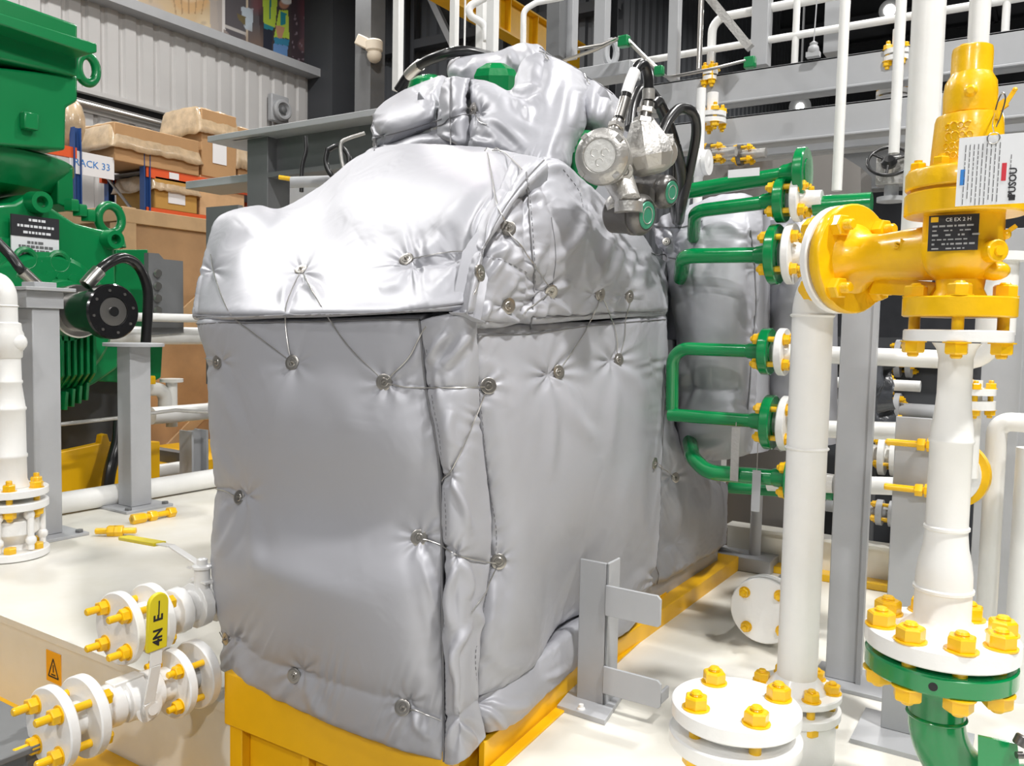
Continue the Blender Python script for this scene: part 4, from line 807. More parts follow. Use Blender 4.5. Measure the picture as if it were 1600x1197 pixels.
MB().box(onT(-.067,-.012),(.009,.0006,.034),(tx,tn,tzz)).build('blue_block', BLUEI, tg_t); MB().box(onT(.012,-.006),(.009,.0006,.038),(tx,tn,tzz)).build('red_block', REDI, tg_t)
text('PUSOU', onT(.030,-.030), tzz, -tx, .020, INK, tg_t, bold=.0004); MB().box(onT(.030,-.062),(.012,.0006,.012),(tx,tn,tzz)).build('logo_block', INK, tg_t)
b = MB().tube([onT(-.012,.068)+tn*.002+.012*(math.cos(a)*tx+math.sin(a)*tzz) for a in np.linspace(0,6.28,16)],.0012,6); b.tube(spline([onT(-.012,.08)+tn*.002, onT(-.016,.1), p],10),.0012,6); b.build('tag_wire', STEEL, tg_t)
# --- outlet column: flanges, reducer, lower flange pair
col = thing('reducer_pipe', at(VC,0.4), 'white stepped reducer pipe under the yellow valve, thick at the bottom', 'pipe')
zt, ztb = zat(VC,516), zat(VC,534)
b = MB().lathe(at(VC,ztb), Z_, [(0,0),(0,.118),(.003,.121),(zt-ztb-.003,.121),(zt-ztb,.118),(zt-ztb,0)], 44); b.build('flange', WHITE2, col)
studs(col, at(VC,0), Z_, .096, 4, math.atan2(-VC[0], VC[1]), ztb, zf, .027, (.012,.006))
pr = [(y, r) for y, r in ((984,.0),(984,.095),(974,.080),(966,.0655),(923,.065),(921,.0695),(917,.0695),(915,.065),(895,.0645),(875,.060),(855,.0525),(835,.049),(828,.0485),(826,.0525),(822,.0525),(820,.0485),(693,.0485),(690,.0515),(687,.0515),(684,.0485),(670,.0475),(640,.041),(615,.0385),(560,.0385),(545,.045),(536,.055),(536,0))]
z0_ = zat(VC,984); b = MB().lathe(at(VC,z0_), Z_, [(zat(VC,y)-z0_, r) for y, r in pr], 40); b.build('reducer', WHITE, col, ang=50)
FR = .176; zt_ = z0_; zl = zt_-.046
b = MB().lathe(at(VC,zl), Z_, [(-.004,0),(-.004,.11),(0,.11),(0,FR-.004),(.004,FR),(.042,FR),(.046,FR-.004),(.046,0)], 56); b.build('flange', WHITE2, col)
gl = thing('green_elbow_pipe', at(VC,0), 'thick glossy green flanged pipe bending away under the white reducer pipe', 'pipe')
zg = zl-.014; b = MB().lathe(at(VC,zg-.048), Z_, [(0,0),(0,FR-.008),(.005,FR-.003),(.043,FR-.003),(.048,FR-.008),(.048,.12),(.06,.12),(.06,0)], 56); b.build('flange', GREEN, gl)
hd = nrm(np.array([.62,.35,0])); base = at(VC,zg-.048)
b = MB().lathe(base-Z_*.05, Z_, [(0,.066),(.03,.070),(.05,.085),(.05,0)], 36); b.tube(np.concatenate([fillet([base, base-Z_*.30, base-Z_*.30+hd*1.2], .19, 14)]), .066, 36); weld(b, base-Z_*.11, Z_, .066); b.build('pipe_body', GREEN, gl)
fp = at(VC,zg-.024)-vd*(FR-.003)-rt*.01; MB().cyl(fp+vd*.005, fp-vd*.0008, .010, 16).build('jack_hole', DARK, gl)
_b = PZ(1501,1016,zt_)-at(VC,zt_)
studs(col, at(VC,0), Z_, .142, 8, math.atan2(_b[0],-_b[1]), zg-.048, zt_, .0335, (.012,.012))
gp = PD(1560,1172,2.0); b = MB().prism([PD(1528,1150,1.95),PD(1590,1163,1.95),PD(1594,1215,1.95),PD(1528,1205,1.95)], vd*.008); tag(b.build('earthing_plate', GREEN), 'small flat green steel plate beside the green elbow at the lower right corner', 'plate')
b = MB().cyl(PD(1592,1165,1.93),PD(1600,1150,1.93),.016,16,ch=.003); b.cyl(PD(1588,1180,1.92),PD(1598,1180,1.92),.008,10); tag(b.build('dark_bolt', CASTD), 'dark bolt at the right edge on the small green plate', 'bolt')
# --- blind flange pair in front
BC = PD(1150,1097,1.86); bl = thing('blind_flange', (BC[0],BC[1],0), 'white round blind flange with four yellow nuts, nearest to the camera', 'flange')
R_ = .1405; b = MB().lathe(BC-Z_*.036, Z_, [(0,0),(0,R_-.004),(.004,R_),(.033,R_),(.036,R_-.003),(.036,0)], 64); b.build('blind_plate', WHITE2, bl)
b = MB().lathe(BC-Z_*.098, Z_, [(-.07,.06),(-.04,.065),(0,.09),(0,R_+.001),(.004,R_+.004),(.030,R_+.004),(.034,R_),(.034,.09),(.055,.09),(.055,0)], 64); b.cyl([BC[0],BC[1],0],BC-Z_*.1,.058,32); b.build('flange', WHITE2, bl)
for q in [(1110,1062),(1080,1108),(1190,1140),(1216,1092)]:
    p = PZ(q[0],q[1],BC[2]); v = nrm(np.append(p[:2]-BC[:2],0))*.103; stud(bl, at((BC+v)[:2],BC[2]-.098), at((BC+v)[:2],BC[2]), .0265, (.01,.012))
# --- angle bracket
cb = PZ(946,1103,0.012); br = thing('angle_bracket', (cb[0],cb[1],0), 'grey angle-iron post with two side plates, standing on the deck before the wrapped machine', 'bracket')
zt2 = zat(cb,880); w_ = np.linalg.norm(PY(903,1100,cb[1])-cb)
b = MB().span((cb[0]-w_,cb[1]-.009,.014),(cb[0],cb[1],zt2)).span((cb[0]-.009,cb[1]-.009,.014),(cb[0],cb[1]+.085,zt2)); b.build('angle_post', GREY, br, bevel=.0035)
for i,(y0,y1) in enumerate(((912,962),(1038,1083))):
    za,zb_ = zat(cb,y0+1),zat(cb,y1-2); xe = PY(1034,y0+22,cb[1]-.012)[0]
    b = MB().prism([(cb[0]-.004,cb[1]-.018,za),(xe-.012,cb[1]-.018,za),(xe,cb[1]-.018,za-.012),(xe,cb[1]-.018,zb_+.008),(xe-.008,cb[1]-.018,zb_),(cb[0]-.004,cb[1]-.018,zb_)],(0,.010,0)); b.build('side_plate', GREY, br, bevel=.002)
    if i: MB().span((xe-.010,cb[1]-.016,zb_+.012),(xe,cb[1]+.055,zb_+.052)).build('end_lip', GREY, br, bevel=.003)
bp = [PZ(870,1110,0),PZ(945,1134,0),PZ(978,1084,0),PZ(905,1068,0)]; MB().prism([q*[1,1,0] for q in bp],(0,0,.018)).build('base_plate', GREY, br, bevel=.002)
p = PZ(908,1108,.018); MB().lathe(p,Z_,[(0,0),(0,.014),(.004,.013),(.007,.009),(.016,.008),(.016,0)],16).build('anchor_bolt', WHITE2, br)
# --- blind end flange at the rear of the deck
ec = PD(1192,955,3.32); ef = thing('end_flange', ec, 'white blind end flange with yellow nuts, low on the deck behind the tall elbow pipe', 'flange')
MB().lathe(ec, Y_, [(0,0),(0,.128),(.004,.132),(.026,.132),(.03,.128),(.03,0)],40).build('blind_plate', WHITE2, ef)
MB().lathe(ec+Y_*.042, Y_, [(0,0),(0,.128),(.004,.132),(.028,.132),(.03,.09),(.09,.06),(.7,.06),(.7,0)],40).build('flange', WHITE2, ef)
studs(ef, ec, Y_, .098, 4, math.radians(40), 0, .072, .02, (.018,.018))
# --- steel posts
def hpost(name, xy, z0, z1, w, d, m, label, base=None, cap=None, rot=0, group=None):
    t = thing(name, at(xy,z0), label, 'post', group)
    MB().hbeam(at(xy,z0+(.015 if base else 0)), at(xy,z1), w, d, .009, up=Y_).build('column', m, t, bevel=.002)
    if base: MB().box(at(xy,z0+.0075),(base,base,.015)).build('base_plate', m, t, bevel=.002)
    if cap: MB().box(at(xy,z1+.006),(cap,cap,.012)).build('cap_plate', m, t, bevel=.002)
    return t
q = PZ(1318,1062,0)[:2]
t = thing('support_post', at(q,0), 'grey steel box post between the tall elbow pipe and the reducer pipe', 'post')
zz = zat(q,452); MB().span((q[0]-.055,q[1]-.05,.015),(q[0]+.055,q[1]+.05,zz)).build('column', GREY, t, bevel=.004); MB().span((q[0]-.10,q[1]-.12,0),(q[0]+.15,q[1]+.1,.015)).build('base_plate', GREY, t, bevel=.002)
MB().span((q[0]+.05,q[1]-.055,.0151),(q[0]+.066,q[1]-.045,zz)).build('edge_strip', GREY, t)
q = PZ(1405,1150,0)[:2]
t = thing('channel_post', at(q,0), 'grey channel post with rounded top carrying yellow stud bolts, behind the reducer pipe', 'post')
zz = zat(q,652); b = MB().span((q[0]-.055,q[1]-.006,.015),(q[0]+.075,q[1],zz)).span((q[0]+.069,q[1],.015),(q[0]+.075,q[1]+.07,zz)); b.build('column', GREY, t, bevel=.004); MB().span((q[0]-.12,q[1]-.14,0),(q[0]+.2,q[1]+.12,.015)).build('base_plate', GREY, t)
for y in (692,762):
    z = zat(q,y); p = at(q,z)-Y_*.03; b = MB().cyl(p-X_*.075,p+X_*.08,.0105,14,ch=.002); b.build('yellow_stud', YEL, t); MB().hexa(p+X_*.012,X_,.035,.022).hexa(p+X_*.038,X_,.035,.028,.4).build('nut', YEL, t)
hpost('grey_column', PD(1545,930,3.5)[:2], 0, zat(PD(1545,930,3.5)[:2],360), .14,.14, GREY, 'grey H-section column right of the reducer pipe', base=.26)
hpost('grey_column', PD(1578,930,4.0)[:2], 0, zat(PD(1578,930,4.0)[:2],385), .12,.14, GREY, 'darker grey column at the right edge behind the slim white pipes', base=.2)
# slim white pipes at the right
vp = PD(1542,940,3.05)[:2]
t = thing('slim_pipe', at(vp,0), 'slim white vertical pipe turning right at mid height, right of the reducer pipe', 'pipe')
z_ = zat(vp,658); b = MB().pipe([at(vp,0),at(vp,z_),at(vp,z_)+X_*.09],.034,.045); b.build('pipe_body', WHITE, t); p = at(vp,z_)+X_*.09; MB().cyl(p,p+X_*.08,.03,14).hexa(p+X_*.02,X_,.07,.03).build('coupling', YEL, t)
vpipe('slim_pipe', PD(1594,960,2.9)[:2], 0, zat(PD(1594,960,2.9)[:2],700), .042, WHITE, 'white vertical pipe cut by the right edge of the photo')
# white riser with elbow behind the reducer
a0 = PY(1290,556,3.35); a1 = PY(1552,566,3.35); t = thing('horizontal_pipe', a0, 'white horizontal pipe passing behind the reducer pipe and elbowing up at the right', 'pipe')
b = MB().pipe([PY(1228,552,3.35),a1*[1,1,0]+Z_*a0[2],at(a1[:2],zat(a1[:2],395))],.033,.09); b.build('pipe_body', WHITE, t)
p = at(a1[:2],zat(a1[:2],395)); MB().lathe(p-Z_*.03,Z_,[(0,0),(0,.085),(.03,.085),(.03,0)],30).build('flange', WHITE2, t); b = MB().cyl(p-Z_*.032-Z_*.25,p-Z_*.03,.062,28); b.build('vertical_sleeve', WHITE, t)
for y,x1,lab in ((672,1420,'upper of two short white pipes between the grey posts'),(758,1412,'lower of two short white pipes between the grey posts')):
    tag(MB().cyl(PY(1200,y-4,3.4),PY(x1,y+2,3.4),.034,24).build('short_pipe', WHITE), lab, 'pipe')
# valve with nuts behind the reducer
p = PD(1520,612,2.9); t = thing('flanged_valve', p, 'small white flanged joint with yellow nuts peeping out right of the reducer pipe', 'valve')
MB().lathe(p-Z_*.01,Z_,[(0,0),(0,.072),(.022,.072),(.022,0)],28).lathe(p-Z_*.06,Z_,[(0,0),(0,.072),(.03,.072),(.03,0)],28).build('flange', WHITE2, t); MB().cyl(p-Z_*.3,p+Z_*.04,.03,20).build('stem', WHITE, t)
studs(t, p-Z_*.06, Z_, .055, 4, .2, 0, .072, .018)
p = PD(1480,740,3.0); t = thing('yellow_disc_valve', p, 'yellow rimmed round flange half hidden behind the right side of the reducer pipe', 'flange'); MB().lathe(p,nrm([.2,1,0]),[(0,0),(0,.11),(.03,.11),(.03,0)],36).build('disc', WHITE2, t); MB().lathe(p+X_*.012,nrm([.2,1,0]),[(.005,.09),(.005,.123),(.035,.123),(.035,.09)],36).build('yellow_rim', YEL, t)
# ================================================================ green pipe manifold
GY = 3.18
def gpipe(pts, r, flangex, R, label, wh=True, wx=0, n=4, ph=.785, br=.07, white_len=.10, st=.0205, tf=.036, gap=.026):
    P = [np.asarray(q, float) for q in pts]; t = thing('green_pipe', P[-1], label, 'pipe')
    MB().pipe(P, r, br, 22).build('pipe_body', GREEN, t)
    f = P[-1]; b = MB().lathe(f, X_, [(-.06,r),(-.05,r*1.15),(-.035,r*1.2),(0,r*1.55),(0,R-.004),(.004,R),(tf-.004,R),(tf,R-.004),(tf,R*.55),(tf+.003,R*.55),(tf+.003,0)], 40); b.build('flange', GREEN, t)
    if wh:
        w = thing('white_flange', f+X_*(tf+gap), 'white round flange bolted to the '+label.split(',')[0], 'flange')
        MB().lathe(f+X_*(tf+gap), X_, [(-.003,0),(-.003,R*.55),(0,R*.55),(0,R-.004),(.004,R),(tf*.8-.003,R),(tf*.8,R-.003),(tf*.8,r*1.6),(tf+.02,r*1.15),(white_len,r*1.1),(white_len,0)], 40).build('flange_disc', WHITE2, w)
        studs(t, f, X_, R*.74, n, ph, 0, tf+gap+tf*.8, st, (.012,.012))
    return t
def gy(px,py,dy=0): return PY(px,py,GY+dy)
g1 = gpipe([gy(1066,312,.25)-Z_*.02,gy(1068,300,.02),gy(1246,270,0)],.030,0,.09,'green pipe topmost of the drum pipes, with a white paper label and a bare flange',wh=False)
MB().box((gy(1162,270,-.0315)),(.12,.001,.03)).build('paper_label', LABEL, g1)
gpipe([gy(1084,352,.2)-Z_*.05,gy(1086,330,0),gy(1214,314,0)],.0265,0,.082,'green pipe second from the top, just below the labelled one')
gpipe([gy(1064,420,.2)-Z_*.04,gy(1068,400,0),gy(1204,398,0)],.030,0,.112,'green pipe third from the top with the largest flange',st=.022)
gpipe([gy(1050,640,.03),gy(1051,544,0),gy(1191,549,0)],.026,0,.089,'green pipe fourth from the top, joined to a vertical leg')
gpipe([gy(1046,648,.02),gy(1196,659,0)],.0265,0,.103,'green pipe fifth from the top, below the vertical leg')
gpipe([gy(1078,690,.2),gy(1082,715,.05),gy(1105,738,0),gy(1232,748,0)],.031,0,.088,'green pipe lowest of the row, curving out from under the drum jacket',br=.12)
tag(MB().pipe([gy(1140,762,.25),gy(1300,772,.25)],.024,.05).build('green_pipe', GREENM), 'thin green pipe running low behind the lowest flanged green pipe', 'pipe')
t = tag(MB().cyl(gy(1272,322,.02),gy(1362,316,.02),.036,24).build('green_pipe', GREEN), 'short thick green pipe leading right from the topmost white flange to the yellow valve', 'pipe')
# hanging valve tags
for (a,b_,lab,mm) in (((1150,668),(1150,752),'long narrow metal name strip hanging from the fifth green pipe',CASTM),((1184,700),(1184,800),'flat grey metal strip hanging by a wire below the green pipes',GREY)):
    p0 = PY(a[0],a[1],GY-.04); p1 = PY(b_[0],b_[1],GY-.04); h = p0[2]-p1[2]; t = thing('metal_strip', p0, lab, 'tag'); k = .0 if a[0]<1160 else .35
    MB().box((p0[0],p0[1],p1[2]+h*(1-k)/2),(.032,.002,h*(1-k))).build('strip', mm, t); MB().tube([p0+Z_*.02,(p0[0],p0[1],p1[2]+h*(1-k)-.005)],.0015,6).build('hanger_wire', WIRE, t)
# ================================================================ rear of right deck
rb = MB().span((-1.45,4.50,0),(3.0,4.56,.20)).span((-1.45,4.46,.19),(3.0,4.58,.205)); struct('trim_17', rb, DECKM)
tag(MB().span((-1.47,4.40,.0),(3.0,4.50,.035)).build('edge_strip', YEL, bevel=.003), 'yellow strip along the rear edge of the right deck', 'beam')
q = PZ(1155,892,0); t = thing('box_plinth', q, 'low grey steel box with a short pipe stub at the rear of the deck', 'plinth'); MB().span((q[0]-.2,q[1],0),(q[0]+.16,q[1]+.2,.075)).build('box', GREY, t, bevel=.004); MB().cyl((q[0]+.05,q[1]+.1,.075),(q[0]+.05,q[1]+.1,.45),.03,16).build('stub', GREY, t)
# dark equipment behind the posts
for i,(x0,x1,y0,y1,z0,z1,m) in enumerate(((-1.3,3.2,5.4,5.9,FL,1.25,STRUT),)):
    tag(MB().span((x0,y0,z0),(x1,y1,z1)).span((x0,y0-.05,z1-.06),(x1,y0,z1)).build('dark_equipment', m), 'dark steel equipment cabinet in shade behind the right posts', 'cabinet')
rs = random.Random(11); kk = 0
for (px,py,d,L_,r,m,nm) in ((1360,600,4.6,.5,.03,WHITE,'a'),(1380,640,4.8,.9,.045,GREYL,'b'),(1375,710,4.5,.4,.05,WHITE,'c'),(1370,800,4.3,.5,.03,GREYL,'d'),(1400,560,4.9,.8,.05,GREY,'e')):
    p = PD(px,py,d); t = thing('background_pipe', p, ['short white pipe stub','light grey pipe','white pipe bend','light grey low pipe','grey pipe'][kk]+' in the dim space between the two grey posts, '+['highest','second','third','lowest','farthest'][kk], 'pipe')
    MB().cyl(p-X_*L_/2,p+X_*L_/2,r,18).build('pipe_body', m, t); MB().lathe(p,X_,[(0,0),(0,r*2.2),(.03,r*2.2),(.03,0)],24).lathe(p+X_*.06,X_,[(0,0),(0,r*2.2),(.03,r*2.2),(.03,0)],24).build('flange', m, t)
    studs(t,p,X_,r*1.7,4,.5,0,.09,.018); MB().cyl(p*[1,1,0]-X_*.1,p-X_*.1,.025,12).build('support_leg', GREYD, t); kk += 1
b = patch([[(1345,555,Yv,4.3),(1362,548,Yv,4.1),(1384,560,Yv,4.2)],[(1340,600,Yv,4.2),(1362,600,Yv,4.0),(1388,605,Yv,4.15)],[(1342,650,Yv,4.2),(1360,655,Yv,4.0),(1380,645,Yv,4.15)],[(1350,680,Yv,4.3),(1360,684,Yv,4.2),(1374,676,Yv,4.3)]],(60,50),nz=(.02,22,5),edge=(.05,.05))
tag(b.build('plastic_wrap', DFILM), 'bunched dark plastic wrap between the grey posts', 'plastic wrap'); ALLP.pop()
# ================================================================ upper platform, pipes and rails
def vx(px0,py0,px1,py1,d,r,m,name,label,cat='pipe',sq=False):
    xy = PD((px0+px1)/2,(py0+py1)/2,d)[:2]; z0 = zat(xy,py1); z1 = zat(xy,py0)
    b = MB().span((xy[0]-r,xy[1]-r,z0),(xy[0]+r,xy[1]+r,z1)) if sq else MB().cyl(at(xy,z0),at(xy,z1),r,24)
    return tag(b.build(name, m, bevel=.003 if sq else 0), label, cat)
vx(1452,-40,1432,440,3.0,.056,WHITE,'vertical_pipe','thick white vertical pipe left of the yellow valve, running out of the top')
vx(1322,-40,1308,298,3.25,.0195,WHITE,'vertical_pipe','thin white vertical pipe standing on the short green pipe, left of the thick one')
vx(1408,-40,1399,240,3.6,.0225,WHITE,'vertical_pipe','thin white vertical pipe above the black handwheel')
vx(1531,-40,1524,200,2.9,.034,WHITE,'vertical_pipe','white vertical pipe directly behind the top of the yellow valve')
# handwheel valve
hp = PD(1389,252,3.62); t = thing('handwheel_valve', hp, 'valve with a black spoked handwheel under the thin white pipe', 'valve'); ax = nrm(CAM-hp); e1,e2,_ = frame(ax); ax = nrm(ax+Z_*.9); e1,e2,_ = frame(ax)
MB().tube([hp+.085*(math.cos(a)*e1+math.sin(a)*e2) for a in np.linspace(0,2*math.pi,40)],.0075,10,cap=False).build('handwheel_rim', BLACK, t)
b = MB()
for a in (.4,2.5,4.6): b.cyl(hp,hp+.085*(math.cos(a)*e1+math.sin(a)*e2),.006,8)
b.lathe(hp-ax*.02,ax,[(0,0),(0,.03),(.02,.034),(.035,.02),(.035,0)],20); b.build('handwheel_spokes', BLACK, t)
b = MB().cyl(hp-ax*.02,hp-ax*.12,.02,14).span(hp+[-.06,.05,-.09],hp+[.06,.14,.03]); b.build('valve_body', CASTM, t, bevel=.004)
b = MB().cyl(hp+[.0,.1,-.15],hp+[.0,.1,-.08],.03,14).lathe(hp+[0,.1,-.16],Z_,[(0,0),(0,.06),(.02,.06),(.02,0)],20); b.build('lower_flange', GREYL, t)
# grey beams
BY = 5.5
def xbeam(pl, pr, h, name, label, m=GREYL, y=BY, dep=.12):
    a = PY(*pl,y); c = PY(*pr,y); z = (a[2]+c[2])/2; b = MB().span((a[0],y,z-h),(c[0],y+.012,z)).span((a[0],y,z-.014),(c[0],y+dep,z)).span((a[0],y-.03,z-h),(c[0],y+dep,z-h+.014)); return tag(b.build(name, m, bevel=.003), label, 'beam')
xbeam((1000,131),(1850,11),.205,'platform_beam','upper light grey platform beam crossing the top right')
xbeam((1052,190),(1850,101),.195,'platform_beam','lower light grey platform beam crossing behind the pipes',y=5.3)
xbeam((1100,228),(1850,178),.07,'cable_tray','perforated cable tray edge under the lower grey beam',y=5.6,m=GREYL)
xbeam((1100,242),(1850,198),.30,'back_beam','dim grey beam behind the green flanges below the cable tray',y=6.3,m=GREYD)
b = MB().prism([PY(1090,262,4.6),PY(1310,240,4.6),PY(1345,262,4.6),PY(1345,330,4.6),PY(1090,330,4.6)],(0,.3,0)); b.span(PY(1150,330,4.7)*[1,1,0],PY(1300,325,4.8)); tag(b.build('machine_casing', mat('casing_metal',(.23,.215,.20),.4,metal=.4)), 'grey rounded machine casing behind the topmost green pipe', 'casing')
# handrails
t = thing('handrail', PY(1200,69,5.7), 'round handrail of the upper platform crossing the top right', 'handrail')
a = PY(955,104,5.7); c = PY(1700,0,5.7); MB().cyl((a[0],5.7,a[2]),(c[0],5.7,a[2]),.024,16).build('lower_rail', WHITE, t)
a = PY(1113,40,5.75); c = PY(1700,-52,5.75); zz = PY(1200,13,5.75)[2]; MB().pipe([(a[0],5.75,PY(1112,112,5.75)[2]),(a[0],5.75,zz),(c[0],5.75,zz)],.03,.10).build('upper_rail', WHITE, t)
for (px,w,y1) in ((1243,8,100),(1570,9,50)): q = PY(px,60,5.7); MB().cyl((q[0],5.7,PY(px,y1,5.7)[2]),(q[0],5.7,zz),.022,14).build('baluster', WHITE, t)
for (px,py0,py1,d,r,m,lab) in ((1056,-30,125,5.6,.034,GREYL,'slim light grey post standing on the upper beam, left of the steel tube'),(1192,-30,105,5.6,.055,GREYL,'light grey square column on the upper beam, right of the rail elbow'),(1306,-30,85,5.6,.055,GREYL,'light grey square column on the upper beam, left of the thin white pipe')):
    vx(px,py0,px-3,py1,d,r,m,'platform_post',lab,'post',sq=True)
vx(1097,-30,1092,108,5.3,.017,STEEL,'steel_tube','bare steel tube rising between the light grey post and the rail elbow')
tag(MB().bar(PY(1107,-5,5.35),PY(1172,75,5.35),.05,.05).build('diagonal_strut', CASTM), 'steel diagonal strut sloping down to the upper grey beam', 'strut')
# rods with green clamps
pts = [(905,82,4.2),(974,58,4.2),(1028,108,4.0),(1040,120,4.3),(1172,95,4.6)]
t = thing('tie_rod', PD(974,58,4.2), 'bent thin steel tie rod with green clamps above the junction boxes', 'rod')
MB().tube([PD(*q) for q in ((880,95,4.2),(930,78,4.2),(974,57,4.2))],.009,8).build('rod', STEEL, t); MB().tube([PD(*q) for q in ((903,76,4.1),(940,70,4.15),(962,60,4.2))],.008,8).build('rod', STEEL, t)
MB().tube([PD(*q) for q in ((980,62,4.2),(1010,92,4.1),(1032,112,4.0))],.011,8).build('rod', STEEL, t); MB().tube(spline([PD(*q) for q in ((1032,112,4.0),(1042,120,4.2),(1060,118,4.3),(1110,108,4.5),(1168,94,4.6))],20),.008,8).build('rod', STEEL, t)
for q,s in (((975,65,4.2),.055),((1030,111,4.0),.045),((1172,98,4.6),.06)): MB().box(PD(*q),(s,s*.8,s)).build('green_clamp', GREENM, t, bevel=.006)
p = PD(955,82,4.4); t = thing('lifting_lug', p, 'white lug plate with a round hole standing on a white beam end', 'lug')
b = MB().tube([p+.045*(math.cos(a)*RT*.6+math.sin(a)*Z_*1.3) for a in np.linspace(0,2*math.pi,28)],.018,8,cap=False).span(p+[-.045,-.02,-.14],p+[.045,.02,-.06]); b.build('lug_plate', GREYL, t)
MB().box(PD(952,116,4.4),(.30,.14,.07)).build('beam_end', GREYL, t, bevel=.004)
# posts and rails at the top centre
for (px,py1,d,r,m,lab) in ((621,142,4.6,.022,WHITE,'square white post rising behind the black hose, leftmost of the posts'),(709,84,5.0,.021,WHITE,'square white post second from the left above the silver jacket'),(752,88,4.9,.026,WHITE,'thick white post behind the bent rail above the jacket'),(769,84,4.3,.024,WHITE,'white post right next to the thick one above the jacket'),(940,112,4.7,.035,GREYL,'light grey square post left of the lifting lug')):
    vx(px+2,-30,px,py1,d,r,m,'platform_post',lab,'post',sq=True)
vx(727,-30,726,84,5.2,.006,WHITE,'thin_rod','thin white rod between the white posts','rod')
vx(872,-30,868,92,5.0,.045,GREYD,'steel_column','dark grey steel column behind the right shoulder of the jacket','post',sq=True)
vx(893,-30,889,92,5.05,.036,GREYL,'steel_column','light grey column beside the dark grey one behind the jacket shoulder','post',sq=True)
t = tag(MB().pipe([PD(760,64,4.75),PD(757,38,4.75),PD(733,24,4.7),PD(733,10,4.7),PD(762,-6,4.7),PD(860,-20,4.7)],.021,.05).build('bent_handrail', WHITE2), 'looping bent white handrail in front of the white posts', 'handrail')
tag(MB().pipe([PD(817,90,4.6),PD(818,16,4.6),PD(838,4,4.6),PD(880,-4,4.6)],.016,.06).build('bent_handrail', WHITE2), 'slim white handrail bend in front of the yellow crane beam', 'handrail')
# flanged stubs seen around the beams
for (px,py,d,R,lab) in ((1402,78,5.0,.075,'white flange with yellow bolts standing above the upper grey beam'),(1396,142,5.2,.10,'white flange with yellow bolts hanging below the upper grey beam'),(1113,176,5.2,.085,'small flange with yellow bolts under the upper beam near the black hoses'),(1110,110,5.6,.05,'yellow nuts on a stub at the foot of the rail elbow')):
    p = PD(px,py,d); t = thing('stub_flange', p, lab, 'flange'); MB().lathe(p-Z_*.03,Z_,[(0,0),(0,R),(.028,R),(.028,.4*R),(.15,.4*R),(.15,0)],30).lathe(p-Z_*.07,Z_,[(0,0),(0,R),(.028,R),(.028,0)],30).build('flange_disc', WHITE2, t); studs(t,p-Z_*.07,Z_,R*.75,4,.6,0,.068,.026,(.025,.03))
for (px,py,d,lab) in ((1115,240,4.4,'row of yellow and dark fittings behind the loop hoses'),(1162,242,4.5,'second cluster of yellow fittings under the lower beam')):
    p = PD(px,py,d); t = thing('pipe_fitting', p, lab, 'fitting'); MB().cyl(p-X_*.12,p+X_*.12,.026,16).build('pipe_body', CASTM, t); MB().lathe(p-X_*.03,X_,[(0,0),(0,.055),(.025,.055),(.025,0)],20).build('collar', CASTD, t); studs(t,p-X_*.03,X_,.045,4,.7,0,.06,.016)
p = PD(1092,255,4.0); t = thing('white_valve', p, 'white valve body behind the black loop hoses', 'valve'); MB().cyl(p-Z_*.25,p+Z_*.35,.022,16).sphere(p,.055,16,(1,1,1.3)).lathe(p+X_*.03,X_,[(0,0),(0,.06),(.02,.06),(.02,0)],20).build('valve_body', WHITE2, t)
p = PD(1271,78,5.2); b = MB().sphere(p,.035,12,(1,1,1)).lathe(p+Z_*.02,Z_,[(0,.02),(.02,.025),(.03,.01),(.04,0)],14).box(p-Z_*.03,(.08,.05,.03)); b.tube([p+Z_*.05,p+Z_*.36+X_*.01],.004,6); tag(b.build('hanging_socket', GREYL), 'small pale socket hanging on a cord over the upper beam', 'socket')
# ================================================================ silver junction boxes and hoses
def facing(p, r=0, u=0, c=1.0): return nrm(nrm(CAM-p)*c+RT*r+UP*u)
p = PD(941,245,2.42); a = facing(p,-.28,.12,1); t = thing('junction_box', p, 'large round cast silver junction box with embossed lid, left of the cluster', 'junction box')
MB().lathe(p, a, [(-.20,.0),(-.20,.045),(-.12,.062),(-.03,.074),(-.012,.082),(0,.082),(0,0)], 40).build('housing', CASTM, t)
b = MB().lathe(p, a, [(.0,0),(0,.078),(.010,.079),(.022,.070),(.030,.056),(.030,.050),(.027,.048),(.027,0)], 48); l = b.build('lid', CASTM, t, ang=30)
e1,e2,_ = frame(a); b = MB()
for k in range(4): q = p+.073*(math.cos(.7+k*1.57)*e1+math.sin(.7+k*1.57)*e2)+a*.016; b.box(q,(.012,.020,.018),(math.cos(.7+k*1.57)*e1+math.sin(.7+k*1.57)*e2,-math.sin(.7+k*1.57)*e1+math.cos(.7+k*1.57)*e2,a))
for k in range(3):
    q = p+a*.028+.018*(math.cos(k*2.1+.5)*e1+math.sin(k*2.1+.5)*e2); b.tube([q+.011*(math.cos(s)*e1+math.sin(s)*e2) for s in np.linspace(0,4.6,9)],.0018,6)
b.tube([p+a*.028+.042*(math.cos(s)*e1+math.sin(s)*e2) for s in np.linspace(0,6.28,40)],.0012,6,cap=False)
b.build('raised_marks', CASTM, l); MB().lathe(p, a, [(.0265,0),(.0265,.047),(.029,.045),(.029,0)], 40).build('lid_face', mat('pale_cast', (.74,.74,.72), .38, metal=.3, bump=.2, bscale=60), l)
q = PD(983,300,2.46); MB().cyl(p-a*.13-Z_*.02, q-Z_*.03, .05, 28, .036).cyl(q-Z_*.03,q-Z_*.06,.042,24).build('neck', CASTM, t)
g0 = PD(955,222,2.42); g1 = PD(966,190,2.44); MB().cyl(g0,g1,.020,24,ch=.002).hexa(g0+(g1-g0)*.25,g1-g0,.052,.016).hexa(g0+(g1-g0)*.62,g1-g0,.046,.016).build('cable_gland', STEEL, t)
